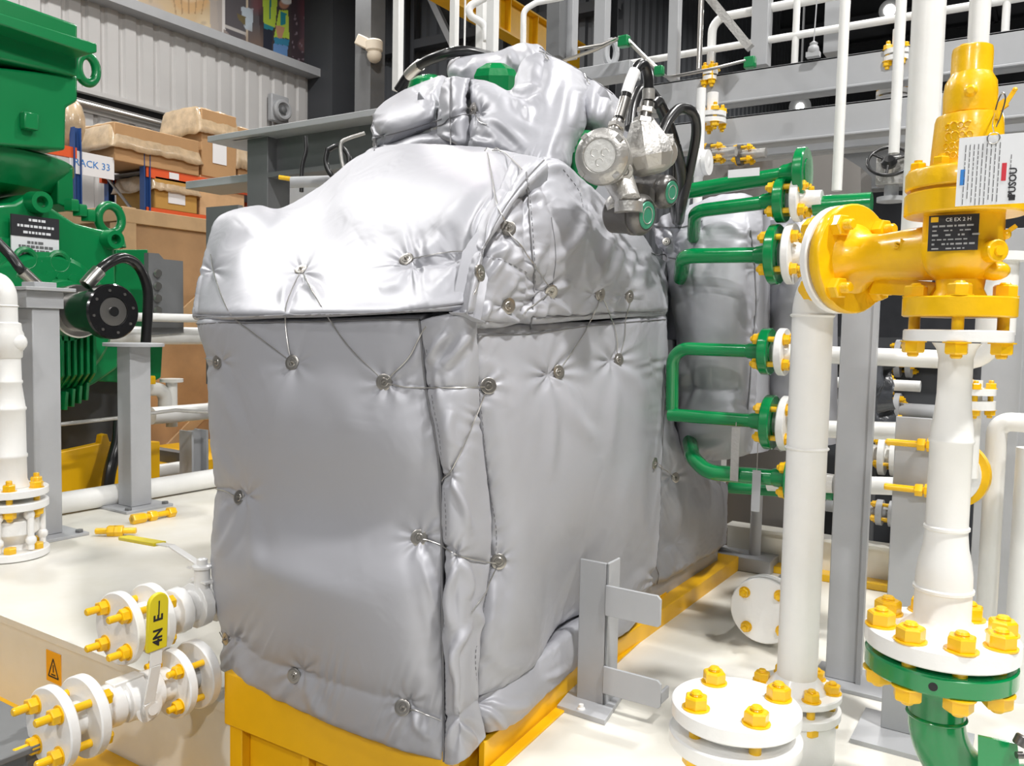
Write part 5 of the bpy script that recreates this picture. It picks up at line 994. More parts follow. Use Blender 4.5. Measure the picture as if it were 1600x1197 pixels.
p = PD(1012,236,2.55); a = nrm(UP*.9-RT*.18+FW*-.1); t = thing('junction_box', p, 'bulky cast silver junction box with side lug, right of the round-lidded one', 'junction box')
b = MB().lathe(p-a*.07, a, [(0,0),(0,.04),(.01,.062),(.05,.078),(.09,.074),(.14,.046),(.165,.034),(.165,0)], 10, .3); b.build('housing', CASTM, t, ang=25, bevel=.006)
c_ = p+RT*.052-UP*.006; f_ = facing(c_,.55,0,.8); b = MB().lathe(c_-f_*.03,f_,[(0,0),(0,.044),(.035,.046),(.045,.036),(.045,.0)],24); b.box(c_+UP*.038+f_*.015,(.03,.018,.035),(RT,FW,UP)); b.tube([c_+UP*.035+f_*.02+.013*(math.cos(s)*RT+math.sin(s)*UP) for s in np.linspace(0,6.28,14)],.005,6); b.build('side_lug', CASTM, t)
q = PD(976,268,2.46); f_ = facing(q,.2,-.1); b = MB().lathe(q,f_,[(-.06,0),(-.06,.024),(0,.026),(.008,.022),(.008,.012),(.002,.01),(.002,0)],24); b.build('side_plug', CASTM, t)
g0 = PD(1006,198,2.53); g1 = PD(1012,160,2.53); MB().cyl(g0,g1,.021,24,ch=.002).hexa(g0+(g1-g0)*.1,g1-g0,.056,.018).hexa(g0+(g1-g0)*.55,g1-g0,.05,.016).build('cable_gland', STEEL, t)
MB().box(PD(972,236,2.45),(.012,.002,.02),(RT,FW,UP)).build('green_sticker', GREENM, t)
p = PD(968,328,2.52); a = facing(p,-.35,-.35,.8); t = thing('junction_box', p, 'small silver junction box lowest in the cluster', 'junction box'); MB().lathe(p,a,[(-.09,0),(-.09,.04),(-.02,.05),(0,.05),(.01,.046),(.025,.03),(.025,0)],32).build('housing', CASTM, t)
e1,e2,_ = frame(a); MB().tube([p+a*.024+.022*(math.cos(s)*e1+math.sin(s)*e2) for s in np.linspace(0,6.28,24)],.0016,6,cap=False).build('raised_ring', CASTM, t)
for (px,py,d,R,lab) in ((1003,336,2.5,.062,'dark round transmitter with green face, in front below the silver boxes'),(1042,300,2.72,.055,'dark round transmitter with green face, farther back under the hoses')):
    p = PD(px,py,d); a = facing(p,.95,-.05,.75); t = thing('transmitter', p, lab, 'transmitter')
    MB().lathe(p,a,[(-.11,0),(-.11,R*.8),(-.10,R*.95),(-.035,R*.95),(-.033,R),(-.02,R),(-.018,R*.93),(-.008,R*.93),(-.006,R*1.0),(.006,R*.97),(.018,R*.80),(.02,R*.74),(.017,R*.72),(.017,0)],36).build('housing', CASTD, t)
    f = MB().lathe(p+a*.0175,a,[(0,0),(0,R*.66),(.003,R*.62),(.003,0)],30).build('green_face', mat('dial_green_%d'%px,(.05,.28,.17),.4,metal=.2), t); e1,e2,_ = frame(a)
    b = MB().tube([p+a*.021+R*.4*(math.cos(s)*e1+math.sin(s)*e2) for s in np.linspace(0,6.28,22)],.0015,6,cap=False); b.build('ring_mark', CASTM, f)
MB_ = MB().tube([PD(990,300,2.7),PD(985,350,2.68)],.07,20); tag(MB_.build('transmitter_manifold', CASTD), 'dark manifold block carrying the two green-faced transmitters', 'manifold')
def hose(pts, r, label, fer=None):
    P = spline([PD(*q) for q in pts], 60); o = MB().tube(P, r, 16).build('black_hose', BLACK); tag(o, label, 'hose')
    if fer:
        for i0,i1,rr,m in fer: MB().tube(P[i0:i1], rr, 16).build('hose_ferrule', m, o)
    return o
hose([(966,190,2.44),(974,165,2.45),(984,130,2.46),(996,105,2.48),(1006,102,2.5),(1013,122,2.52),(1013,160,2.53)],.0155,'black hose looping between the tops of the two silver junction boxes',[(2,14,.018,STEEL),(15,27,.0175,LABEL),(54,59,.019,CASTM)])
hose([(1032,212,2.56),(1044,188,2.6),(1062,170,2.66),(1082,176,2.7),(1088,205,2.76),(1080,255,2.85),(1066,320,3.0),(1062,345,3.2)],.0165,'black hose arching high to the right of the junction boxes')
hose([(1020,165,2.66),(1030,160,2.7),(1044,190,2.74),(1058,235,2.78),(1066,280,2.9),(1062,325,3.1),(1060,350,3.6)],.017,'black hose hanging straight down inside the arching one')
hose([(985,200,2.75),(990,165,2.78),(1003,140,2.8),(1022,150,2.82),(1042,195,2.84),(1052,250,2.95),(1052,310,3.1),(1056,345,3.6)],.018,'black hose farthest back behind the silver boxes')
# ================================================================ left: ball valve lines running along Y
def sleeve_handle(t, p0, p1, p2, wd, flat):
    """flat lever p0 (spindle) -> p1 (bend) -> p2 (tip) with a vinyl grip over its outer half"""
    p0,p1,p2 = map(np.asarray,(p0,p1,p2)); m = p1+(p2-p1)*.22
    l = MB().bar(p0,p1,wd*.55,.007,flat).bar(p1,m+(p2-p1)*.05,wd*.6,.007,flat).build('lever', WHITE2, t, bevel=.002)
    a = nrm(p2-m); s = nrm(np.cross(flat,a)); f = np.cross(a,s); L = np.linalg.norm(p2-m); o = []
    for u,w in [(0,.5)]+[(L-wd/2+wd/2*math.sin(x),.5*math.cos(x)) for x in np.linspace(0,1.5,6)]+[(L-wd/2+wd/2*math.sin(x),-.5*math.cos(x)) for x in np.linspace(1.5,0,6)]+[(0,-.5)]: o.append(m+a*u+s*w*wd-f*.007)
    g = MB().prism(o,f*.014).build('grip_sleeve', LEMON, t, bevel=.003); return l, g, (m, a, s, f, L)
AX = -2.42; az = .285; yA = 1.50
t = thing('ball_valve', (AX,1.85,az), 'white flanged ball valve with its lever turned away, upper of the two by the machine', 'valve')
for (y,th_) in ((yA,.028),(yA+.105,.030)):
    MB().lathe((AX,y,az),Y_,[(0,0),(0,.112),(.004,.116),(th_-.004,.116),(th_,.112),(th_,.0)],44).build('flange', WHITE2, t)
MB().lathe((AX,yA+.028,az),Y_,[(0,.06),(.077,.06)],30).lathe((AX,yA+.135,az),Y_,[(0,0),(0,.062),(.05,.05),(.06,.05),(.062,.075),(.10,.078),(.102,.055),(.14,.055),(.142,.078),(.18,.078),(.182,.055),(.22,.055),(.222,.078),(.26,.075),(.26,0)],12,.26).build('valve_body', WHITE2, t, bevel=.003)
for q in circle_pts((AX,yA,az), Y_, .083, 4, .80): stud(t, q, q+Y_*.135, .0235, (.055,.01))
sp = PX(316,912,AX+.02); MB().cyl(sp-Z_*.03,sp+Z_*.055,.026,20,ch=.003).lathe(sp+Z_*.055,Z_,[(0,.034),(.008,.034),(.012,.018),(.03,.018),(.034,.012),(.034,0)],18).box(sp+Z_*.012,(.085,.04,.006)).build('stem', WHITE2, t)
lp, gp, _i = sleeve_handle(t, sp+Z_*.062, PD(268,853,3.0), PD(192,840,3.35), .048, Z_)
MB().box(sp-X_*.05+Z_*.045,(.05,.014,.006)).build('stop_lug', WHITE2, t)
BX = -2.33; bz = .092; bl_ = lambda y: bz+ (y-1.3)*.0
t = thing('ball_valve', (BX,1.5,bz), 'white flanged ball valve with an upright yellow-sleeved lever, low at the left', 'valve')
for (y,th_) in ((1.235,.03),(1.325,.032)):
    MB().lathe((BX,y,bz),Y_,[(0,0),(0,.116),(.004,.120),(th_-.004,.120),(th_,.116),(th_,.0)],48).build('flange', WHITE2, t)
MB().lathe((BX,1.265,bz),Y_,[(0,.05),(.06,.05)],30).lathe((BX,1.357,bz),Y_,[(0,0),(0,.066),(.04,.05),(.045,.064),(.085,.066),(.087,.05),(.10,.05),(.102,.068),(.16,.07),(.162,.05),(.175,.05),(.177,.066),(.215,.064),(.22,.05),(.26,.055),(.26,0)],14,.2).box((BX,1.47,bz+.055),(.05,.1,.03)).build('valve_body', WHITE2, t, bevel=.003)
for q in circle_pts((BX,1.235,bz), Y_, .083, 4, .78): stud(t, q, q+Y_*.122, .0245, (.055,.01))
t2 = thing('flange_pair', (BX,1.68,bz), 'pair of white flanges joining the low ball valve to the skid side', 'flange')
for (y,th_) in ((1.615,.03),(1.70,.035)):
    MB().lathe((BX+.01,y,bz),Y_,[(0,0),(0,.107),(.004,.111),(th_-.004,.111),(th_,.107),(th_,.0)],44).build('flange', WHITE2, t2)
MB().lathe((BX+.01,1.64,bz),Y_,[(0,.05),(.115,.05)],24).build('gasket_ring', GREYL, t2)
for q in circle_pts((BX+.01,1.615,bz), Y_, .08, 4, .78): stud(t2, q, q+Y_*.12, .021, (.03,.0), ends=(1,0))
sp = np.array([BX+.065,1.478,bz-.02]); sp = PX(237,1107,BX+.075)
MB().lathe(sp-X_*.03,X_,[(0,0),(0,.044),(.02,.044),(.022,.028),(.034,.028),(.034,.018),(.042,.018),(.042,0)],24).build('stem', WHITE2, t)
f0 = PX(233,1098,BX+.085); f1 = PX(243,1040,BX+.11); f2 = PX(247,926,BX+.13)
MB().bar(sp-Z_*.03,f0,.034,.008,X_).build('lever_foot', WHITE2, t)
lv, gp, (m_,a_,s_,f_,L_) = sleeve_handle(t, f0, f1, f2, .066, X_)
fo_ = f_ if np.dot(f_,CAM-m_)>0 else -f_
text('4N  E', m_+a_*L_*.36+fo_*.0075, a_, np.cross(fo_,a_), .042, INK, gp, bold=.0012)
MB().box(m_+a_*L_*.74+fo_*.0075,(L_*.26,.004,.0006),(a_,s_,f_)).build('printed_line', INK, gp)

# stray studs lying on the deck
for (x0,y0,x1,y1,z,lab) in ((149,830,213,829,.05,'yellow stud bolt with two nuts lying on the deck, left of the yellow grip'),(206,812,268,800,.03,'yellow stud bolt with knurled end lying at the foot of the grey post')):
    p0 = PZ(x0,y0,.03); p1 = PZ(x1,y1,.03); t = thing('loose_stud', p0*[1,1,0], lab, 'bolt'); a = nrm(p1-p0); L = np.linalg.norm(p1-p0)
    MB().cyl(p0,p1,.018,14,ch=.003).build('rod', YEL, t)
    for f in ((.30,.46) if x0 < 200 else (.0,.42,.9)): MB().hexa(p0+a*L*f,a,.058,.05 if f else .09).build('nut', YEL, t)
# grey thing at the lower left corner
_g = PD(38,1172,2.35); t = MB().span((_g[0]-.5,_g[1]-.1,_g[2]-.02),(_g[0],_g[1]+.12,_g[2])).span((_g[0]-.49,_g[1]+.02,FL),(_g[0]-.03,_g[1]+.10,_g[2]-.021)); tag(t.build('grey_channel', GREYD, bevel=.004), 'dark grey steel channel end at the lower left corner behind yellow studs', 'channel')
# ================================================================ left: white riser on its flanged valve
c = PZ(17,868,0)[:2]; z_ = lambda y: zat(c,y)
t = thing('white_riser', at(c,z_(762)), 'fat white riser pipe with weld rings standing on a flanged valve at the left edge', 'pipe')
pr = [(760,.0),(760,.095),(748,.082),(716,.081),(714,.086),(710,.086),(708,.081),(642,.079),(640,.084),(637,.084),(635,.079),(600,.064),(598,.069),(595,.069),(593,.064),(560,.062),(558,.07),(548,.072),(546,.078),(522,.078),(516,.070),(505,.066),(503,.052),(470,.051)]
zb_ = z_(760); MB().lathe(at(c,zb_),Z_,[(z_(y)-zb_,r) for y,r in pr],36).build('reducer', WHITE, t, ang=50)
b = MB().sphere(at(c,z_(535))+RT*.05,.05,16).tube(fillet([at(c,z_(472)),at(c,z_(440)),at(c,z_(440))+np.array([-.6,-.1,0])],.09),.051,28); weld(b,at(c,z_(478)),Z_,.051); b.build('elbow', WHITE, t)
MB().lathe(at(c,z_(772)),Z_,[(0,0),(0,.178),(.004,.182),(.036,.182),(.04,.178),(.04,0)],48).build('flange', WHITE2, t)
v = thing('flanged_valve', at(c,0), 'white cast valve between two flanges, under the riser pipe at the left edge', 'valve')
MB().lathe(at(c,z_(792)),Z_,[(0,0),(0,.178),(.004,.182),(.036,.182),(.04,.178),(.04,0)],48).build('flange', WHITE2, v); MB().lathe(at(c,.004),Z_,[(0,0),(0,.178),(.004,.182),(.036,.182),(.04,.178),(.04,0)],48).build('flange', WHITE2, v)
b = MB().lathe(at(c,.04),Z_,[(0,.10),(.03,.08),(.06,.10),(.09,.135),(z_(792)-.10,.135),(z_(792)-.07,.08),(z_(792)-.04,.10)],12)
for k in range(6):
    a = k*1.05+.2; e = np.array([math.cos(a),math.sin(a),0]); b.cyl(at(c,.05)+e*.15,at(c,z_(794))+e*.15,.016,12).sphere(at(c,.10)+e*.15,.028,10).sphere(at(c,z_(800))+e*.14,.028,10)
b.build('valve_body', WHITE2, v, bevel=.003)
studs(t, at(c,z_(792)), Z_, .142, 6, -1.0, 0, z_(760)-z_(792)-.003, .032, (.02,.028)); 
for q in circle_pts(at(c,.044),Z_,.142,6,-1.0): MB().hexa(q,Z_,.055,.03).build('nut', YEL, v)
# ================================================================ left: posts and deck pipe
for (bx,by,w,ty,cap,lab) in ((66,838,.155,482,1,'grey support post with a stepped head, leftmost on the deck'),(211,792,.150,541,0,'grey support post with a flat round-edged top plate, second from the left')):
    q = PZ(bx,by,0)[:2]; zt = zat(q,ty); t = thing('support_post', at(q,0), lab, 'post')
    MB().span(at(q,.018)-[w/2,w/2,0],at(q,zt)+[w/2,w/2,0]).build('column', GREY, t, bevel=.006)
    MB().span(at(q,0)-[w*1.15,w*1.15,0],at(q,.018)+[w*1.15,w*1.15,0]).build('base_plate', GREY, t, bevel=.003)
    for sx in (-1,1):
        for sy in (-1,1): MB().hexa(at(q,.018)+[sx*w*.9,sy*w*.9,0],Z_,.04,.016).build('anchor_bolt', GREYD, t)
    if cap:
        z2 = zat(q,455); MB().span(at(q,zt)-[w*.75,w*.75,0],at(q,z2)+[w*.6,w*.6,0]).build('head_block', GREY, t, bevel=.004); MB().span(at(q,z2)-[w*.95,w*.9,0],at(q,z2+.02)+[w*.9,w*.9,0]).build('top_plate', GREYL, t, bevel=.003); MB().span(at(q,z2+.02)-[w*.4,w*.4,0],at(q,z2+.05)+[w*.5,w*.4,0]).build('pad', GREYL, t, bevel=.003)
    else: MB().lathe(at(q,zt),Z_,[(0,0),(0,.19),(.02,.19),(.022,.186),(.022,0)],40).build('top_plate', GREYL, t)
tag(MB().cyl((-5.3,1.9,.075),(-5.3,6.2,.075),.07,28).build('deck_pipe', WHITE), 'long white pipe lying along the far edge of the left deck', 'pipe')
# ================================================================ green gearbox
MX = -6.3
gb = thing('green_gearbox', (MX-.8,3.6,FL), 'huge glossy green gearbox casing with a tall neck at the left edge', 'gearbox')
def px_(pts,x): return [PX(a,b,x) for a,b in pts]
b = MB().prism(px_([(-120,310),(0,318),(22,316),(45,303),(62,306),(78,322),(118,348),(148,356),(180,362),(183,470),(190,520),(186,575),(150,600),(100,625),(60,665),(-120,700)],MX),(-1.3,0,0)); b.build('casing', GREENM, gb, bevel=.03, seg=3)
c0 = PX(15,505,MX); b = MB().lathe(c0,X_,[(-.02,0),(-.02,.62),(.03,.60),(.03,.55),(.02,.53),(.02,.42),(.12,.40),(.12,0)],60); b.build('round_cover', GREENM, gb)
c1 = PX(120,490,MX); c2 = PX(178,487,MX+.75); c1 = np.array([c1[0],c2[1],c2[2]])
b = MB().lathe(c1,X_,[(0,0),(0,.30),(.08,.30),(.10,.24),(.16,.22),(.16,0)],44); b.build('shaft_housing', GREENM, gb)
b = MB().lathe(c1+X_*.15,X_,[(0,0),(0,.185),(.14,.185),(.142,.195),(.16,.195),(.162,.185),(.17,.185),(.17,0)],44); b.build('shaft_sleeve', STEEL, gb)
ed = c2[0]-c1[0]; b = MB().lathe(c1,X_,[(.31,0),(.31,.15),(ed-.10,.15),(ed-.10,.185),(ed-.09,.195),(ed-.012,.195),(ed,.185),(ed,.105),(ed-.02,.10),(ed-.02,0)],48); b.build('shaft_coupling', BLACKP, gb)
b = MB().lathe(c1+X_*(ed-.018),X_,[(0,0),(0,.10),(.012,.10),(.014,.05),(.014,0)],40); e_ = b.build('end_disc', STEEL, gb); MB().cyl(c1+X_*(ed-.006),c1+X_*(ed+.006),.035,20).build('center_bore', BLACK, e_)
for q in circle_pts(c1+X_*(ed-.001),X_,.15,8,.2): MB().cyl(q,q+X_*.006,.010,10).build('small_bolt', STEEL, e_)
# cooling fins, bosses, lugs
b = MB()
for k in range(6):
    y = PX(96+k*10,520,MX+.16)[1]; z1 = PX(96+k*10,524,MX+.16)[2]; z0 = PX(96+k*10,588-k,MX+.16)[2]; b.prism([(MX-.1,y,z1),(MX+.16,y,z1),(MX+.16,y,z0),(MX+.05,y,z0-.1),(MX-.1,y,z0-.14)],(0,.022,0))
for k in range(4):
    y = PX(94+k*11,632,MX)[1]; z = PX(94+k*11,628-k*5,MX)[2]; b.prism([(MX-.3,y,z+.1),(MX+.08,y,z+.08),(MX+.06,y,z-.06),(MX-.3,y,z-.06)],(0,.025,0))
b.build('cooling_fins', GREENM, gb, bevel=.005)
for (x,y,r) in ((55,317,.085),(170,375,.08)):
    q = PX(x,y,MX); MB().lathe(q-X_*.02,X_,[(0,0),(0,r),(.12,r*.9),(.12,r*.5),(.06,r*.45),(.06,0)],20).build('boss', GREENM, gb)
e = PX(172,362,MX-.15); b = MB().tube([e+Y_*.10*math.cos(s)+Z_*(.11*math.sin(s)+.10) for s in np.linspace(0,2*math.pi,32)],.035,12,cap=False).lathe(e-Z_*.12,Z_,[(0,.12),(.05,.11),(.09,.06),(.09,0)],20); b.build('lifting_eye', GREENM, gb)
for k in range(3): q = PX(112+k*13,322+k*8,MX-.1); MB().hexa(q-Z_*.04,Z_,.10,.09).build('casing_bolt', GREENM, gb)
for (x,y,s_) in ((40,405,.07),(92,410,.07)):
    q = PX(x,y,MX+.08); MB().tube([q+Y_*s_*math.cos(s)+Z_*s_*math.sin(s) for s in np.linspace(0,2*math.pi,20)],.022,8,cap=False).build('eye_ring', GREENM, gb)
b = MB()
for k in range(7): q = PX(18+k*18,432+abs(k-3)*2,MX+.05); b.hexa(q,X_,.07,.06)
for k in range(7): pass
b.lathe(PX(70,500,MX),X_,[(0,0),(0,.50),(.06,.50),(.10,.46),(.10,0)],40); b.build('bearing_cover', GREENM, gb)
b = MB().prism(px_([(181,390),(231,390),(231,470),(232,520),(181,520)],MX-.35),(-.05,0,0)); b.build('guard_panel', GREENM, gb, bevel=.004)
b = MB().prism(px_([(150,530),(255,535),(252,590),(235,600),(150,596)],MX-.3),(-.5,0,0)); b.build('rear_foot', GREENM, gb, bevel=.01)
# neck above the casing
b = MB().prism(px_([(-150,90),(120,150),(120,128),(122,100),(122,160),(104,170),(103,232),(100,300),(-150,300)][:1]+[(122,118),(122,158),(104,168),(103,235),(-150,215)],MX+.1),(-1.4,0,0)); b.build('neck', GREENM, gb, bevel=.02)
b = MB().prism(px_([(-150,-95),(0,-5),(60,16),(122,38),(122,120),(-150,60)],MX+.15),(-1.5,0,0)); b.build('upper_box', GREENM, gb, bevel=.02)
b = MB().prism(px_([(-150,-50),(0,20),(152,68),(152,82),(140,84),(0,38),(-150,-28)],MX+.35),(-1.9,0,0)); b.build('top_flange', GREENM, gb, bevel=.01)
lc = PX(136,108,MX-.1); b = MB().tube([lc+Y_*.075*math.cos(s)+Z_*.105*math.sin(s) for s in np.linspace(0,2*math.pi,28)],.035,10,cap=False).box(lc-Y_*.11,(.06,.09,.2)); b.build('lifting_lug', GREENM, gb)
q = PX(44,190,MX+.12); MB().span(q-[.02,.05,.06],q+[.05,.05,.06]).build('small_block', GREENM, gb, bevel=.01)
cc = PX(-62,250,MX-.75); cr = 1.0; b = MB().lathe(cc*[1,1,0],Z_,[(PX(60,305,MX)[2],0),(PX(60,300,MX)[2],.46),(PX(60,290,MX)[2],.64),(PX(60,264,MX)[2],.73),(PX(60,252,MX)[2],.77),(PX(60,240,MX)[2],.77),(PX(60,236,MX)[2],.74),(PX(60,235,MX)[2],0)],60); b.build('bowl', GREENM, gb)
b = MB().prism(px_([(90,268),(114,262),(116,330),(90,318)],MX-.2),(-.5,0,0)); b.build('bracket_arm', GREENM, gb, bevel=.01)
q = PX(55,371,MX+.05); lb = MB().box(q,(.012,.34,.30)).build('rating_label', LABEL, gb); MB().box(q+[.004,0,.075],(.014,.342,.15)).build('black_band', INK, lb)
_r = random.Random(8)
for zz_,mm,s_ in ((.12,LABEL,.05),(.075,LABEL,.13),(.03,LABEL,.09),(-.04,GREYD,.06),(-.07,GREYD,.12),(-.10,GREYD,.09),(-.13,GREYD,.10)):
    b = MB(); y = -s_
    while y < s_: l = _r.uniform(.012,.035); b.box(q+[.0125 if zz_ > 0 else .0085,y+l/2,zz_],(.003,l,.018)); y += l+.008
    b.build('printed_line', mm, lb)
if 1: pass
 
MB().span((-8.4,PX(-60,700,-6.0)[1],FL),(-6.75,PX(225,600,-6.75)[1],PX(100,600,-6.3)[2])).build('shade_block', STRUT, gb, bevel=.02)  # dark block stands in for the shadowed space under the casing
# yellow frame under the gearbox
yf = thing('gearbox_frame', (-6.6,3.4,FL), 'large yellow frame under the green gearbox', 'base frame')
b = MB().prism([PX(-60,700,-6.0),PX(88,708,-6.0),PX(158,693,-6.0),PX(160,680,-6.0),PX(168,678,-6.0),PX(172,692,-6.0),PX(250,690,-6.0),PX(250,860,-6.0),PX(-60,900,-6.0)],(-.08,0,0)); b.build('side_plate', YELD, yf, bevel=.006)
b = MB().span((-8.2,PX(-60,700,-6.0)[1],FL),(-6.1,PX(250,700,-6)[1],PX(88,706,-6)[2]-.12)); b.build('inner_frame', YELD, yf)
tag(MB().tube(spline([PX(187,655,-5.9),PX(184,690,-5.85),PX(172,735,-5.8),PX(165,785,-5.8)],20),.045,12).build('black_cable', BLACK), 'thick black cable hanging in front of the yellow frame, left of the second post', 'cable')
o = MB().tube(spline([PX(-10,372,-5.9),PX(15,398,-5.85),PX(30,418,-5.8),PX(36,425,-5.8)],20),.032,12).build('black_hose', BLACK); tag(o,'short black hose with steel end entering from the left edge in front of the gearbox','hose'); MB().cyl(PX(34,424,-5.8),PX(60,448,-5.8),.042,16).build('steel_end', STEEL, o)
P = spline([PX(134,446,-5.7),PX(150,428,-5.7),PX(168,412,-5.7),(PX(192,403,-5.75)),PX(215,415,-5.8),PX(229,445,-5.8),PX(231,480,-5.8),PX(227,545,-5.8)],60); o = MB().tube(P,.038,14).build('black_hose', BLACK); tag(o,'black hose with silver end curving over the black shaft coupling','hose'); MB().tube(P[:12],.05,14).build('steel_end', STEEL, o)
# ================================================================ left background
cr_ = PX(191,322,-8.5); ct = cr_[2]; cy = cr_[1]
ct_ = thing('plywood_crate', (-8.6,cy+1.5,FL), 'very large plywood crate with batten frames behind the gearbox', 'crate')
MB().span((-10.2,cy+.0,FL),(-8.53,cy+4.2,ct-.02)).build('panels', WOOD, ct_)
b = MB(); X0 = -8.53
_bk = [0]
def bat(ya,za,yb,zb,w=.16,x=X0): _bk[0] += 1; e_ = .0025*_bk[0]; b.bar((x+.02-e_/2,ya,za),(x+.02-e_/2,yb,zb),.045-e_,w,np.cross(nrm([0,yb-ya,zb-za]),X_))
bat(cy,ct-.09,cy+4.2,ct-.09); bat(cy+.08,FL,cy+.08,ct); bat(cy+2.0,FL,cy+2.0,ct); bat(cy,1.22-.0,cy+4.2,1.22-.0,.14); bat(cy+.2,.9,cy+1.95,ct-.2,.13); bat(cy+.2,-.5,cy+1.95,.9,.13); bat(cy+2.1,.9,cy+4.1,ct-.2,.13); bat(cy,FL+.1,cy+4.2,FL+.1)
b.span((-10.2,cy-.04,ct-.16),(X0-.004,cy-.002,ct+.004)).span((-10.2,cy-.035,FL),(-10.05,cy-.003,ct-.17)).span((X0-.15,cy-.035,FL),(X0-.006,cy-.003,ct-.17)); b.build('battens', WOODL, ct_, bevel=.006)
# storage rack
RX = -10.9
rk = thing('storage_rack', (RX-.5,PX(230,300,RX)[1],FL), 'blue and orange pallet rack against the left wall', 'rack')
def upr(px,x,top): y = PX(px,300,x)[1]; z1 = PX(px,top,x)[2]; MB().hbeam((x,y,FL),(x,y,z1),.11,.10,.012,up=Y_).build('upright', BLUE, rk); return y,z1
y1,_ = upr(119,RX,200); y2,_ = upr(227,RX,235); y3,_ = upr(171,RX-1.1,244); y4 = PX(460,300,RX)[1]; MB().hbeam((RX,y4,FL),(RX,y4,3.6),.11,.1,.012,up=Y_).build('upright', BLUE, rk); MB().hbeam((RX-1.1,y4,FL),(RX-1.1,y4,3.6),.11,.1,.012,up=Y_).build('upright', BLUE, rk)
zz1 = PX(231,267,RX)[2]; zz2 = PX(235,330,RX)[2]
for x in (RX,RX-1.1):
    for z in (zz1,zz2): MB().span((x-.03,y2,z-.09),(x+.03,y4,z+.05)).build('shelf_beam', ORANGE, rk)
    MB().span((x-.03,y1-.5,zz1-.02),(x+.03,y1,zz1+.12)).build('shelf_beam', ORANGE, rk)
for z in (zz1,zz2): MB().span((RX-1.1,y2,z-.02),(RX,y4,z)).build('shelf_board', GREYD, rk)
b = MB()
for k in range(3): b.bar((RX,y2,.4+k*1.1),(RX-1.1,y2,1.3+k*1.1),.03,.03)
b.build('frame_bracing', GREYL, rk)
for px in (272,336): q = PX(px,268+(px-231)*.18,RX+.035); MB().box(q,(.004,.16,.09)).build('shelf_label', LABEL, rk)
sy = PX(144,258,RX+.02); sg = thing('rack_sign', sy, 'small white sign with blue lettering hanging beside the rack', 'sign'); MB().box(sy,(.01,.62,.3)).build('plate', LABEL, sg); text('RACK 33', sy+[.008,0,0], Y_, Z_, .13, BLUEI, sg)
def parcel(name, x, ya, yb, z0, h, dep, m, label, cat='box', film=None, lab=True, lid=None):
    t = thing(name, (x-dep/2,(ya+yb)/2,z0), label, cat); MB().span((x-dep,ya,z0),(x,yb,z0+h)).build('carton', m, t, bevel=.012)
    if lab: MB().box((x+.006,(ya+yb)/2,z0+h*.42),(.006,min(.32,(yb-ya)*.4),h*.4)).build('white_label', LABEL, t)
    if film:
        n = 26; V = []; rs = np.random.default_rng(int(abs(ya*97))); th = film
        Yg,Xg = np.meshgrid(np.linspace(ya-.06,yb+.06,n),np.linspace(x-dep-.04,x+.04,12)); Zg = z0+h*1.03+rs.normal(0,.012,Yg.shape); Zg[:, [0,-1]] -= h*th; Zg[[0,-1]] = z0+h*(1.03-th*(.95+rs.uniform(-.05,.05,(2,n))))
        idx = np.arange(n*12).reshape(12,n); F = np.stack([idx[:-1,:-1],idx[:-1,1:],idx[1:,1:],idx[1:,:-1]],-1).reshape(-1,4); o = MB().add(np.stack([Xg,Yg,Zg],-1).reshape(-1,3),F).build('wrap_film', FILM, t, ang=180); s = o.modifiers.new('sub','SUBSURF'); s.levels = 1; s.render_levels = 2; s = o.modifiers.new('sol','SOLIDIFY'); s.thickness = .012
    return t
ly = lambda px: PX(px,300,RX)[1]
parcel('wrapped_carton', RX+.05, ly(176), ly(308), zz1+.05, .52, .95, CARD, 'film-wrapped carton on the top rack shelf, nearest the blue upright', film=.75, lab=False)
parcel('cardboard_carton', RX+.02, ly(314), ly(368), zz1+.08, 1.0, .95, CARD, 'tall brown carton with white label and film over its top, on the top shelf', film=.42)
parcel('wrapped_carton', RX, ly(372), ly(440), zz1+.05, .9, .9, CARD, 'film-wrapped carton at the far end of the top rack shelf, by the grey column', film=.8, lab=False)
parcel('cardboard_carton', RX+.03, ly(240), ly(306), zz2+.05, .46, .95, mat('ochre_carton',(.48,.27,.06),.7), 'ochre carton with white label on the lower rack shelf', film=.5)
parcel('wrapped_carton', RX, ly(312), ly(382), zz2+.05, .6, .9, WOODL, 'pale carton on the lower rack shelf, right of the ochre one', film=.3, lab=False)
tag(MB().sphere(PX(108,192,RX-.2),.2,14,(1,1,1.8)).build('wrapped_bundle', FILM), 'film-wrapped bundle just right of the green neck above the blue upright', 'bundle')
# alarm sounder and camera
q = PX(443,172,WX+.55); t = thing('alarm_sounder', q, 'grey oval alarm sounder on the left wall panels', 'sounder'); a = nrm(X_-Y_*.1)
MB().span(q-[.24,.25,.26],q+[-.1,.25,.34]).build('back_plate', GREYL, t, bevel=.03); MB().lathe(q-X_*.1,a,[(0,0),(0,.22),(.10,.23),(.14,.20),(.14,.16),(.06,.12),(.05,0)],40).build('housing', GREYL, t); MB().lathe(q-X_*.04,a,[(0,0),(0,.09),(.08,.07),(.1,.03),(.1,0)],24).build('horn', GREYD, t)
q = PX(585,80,-11); t = thing('security_camera', q, 'cream dome security camera on a bracket by the dark corner column', 'camera'); CRM = mat('cream_plastic',(.70,.62,.50),.5)
MB().bar(q+[-.1,0,.12],q+[-.35,-.1,.25],.12,.2).build('bracket', CRM, t, bevel=.02); MB().cyl(q+Z_*.2,q-Z_*.02,.16,24,ch=.03).build('housing', CRM, t); MB().sphere(q-Z_*.08,.14,18).build('dome', CRM, t); 
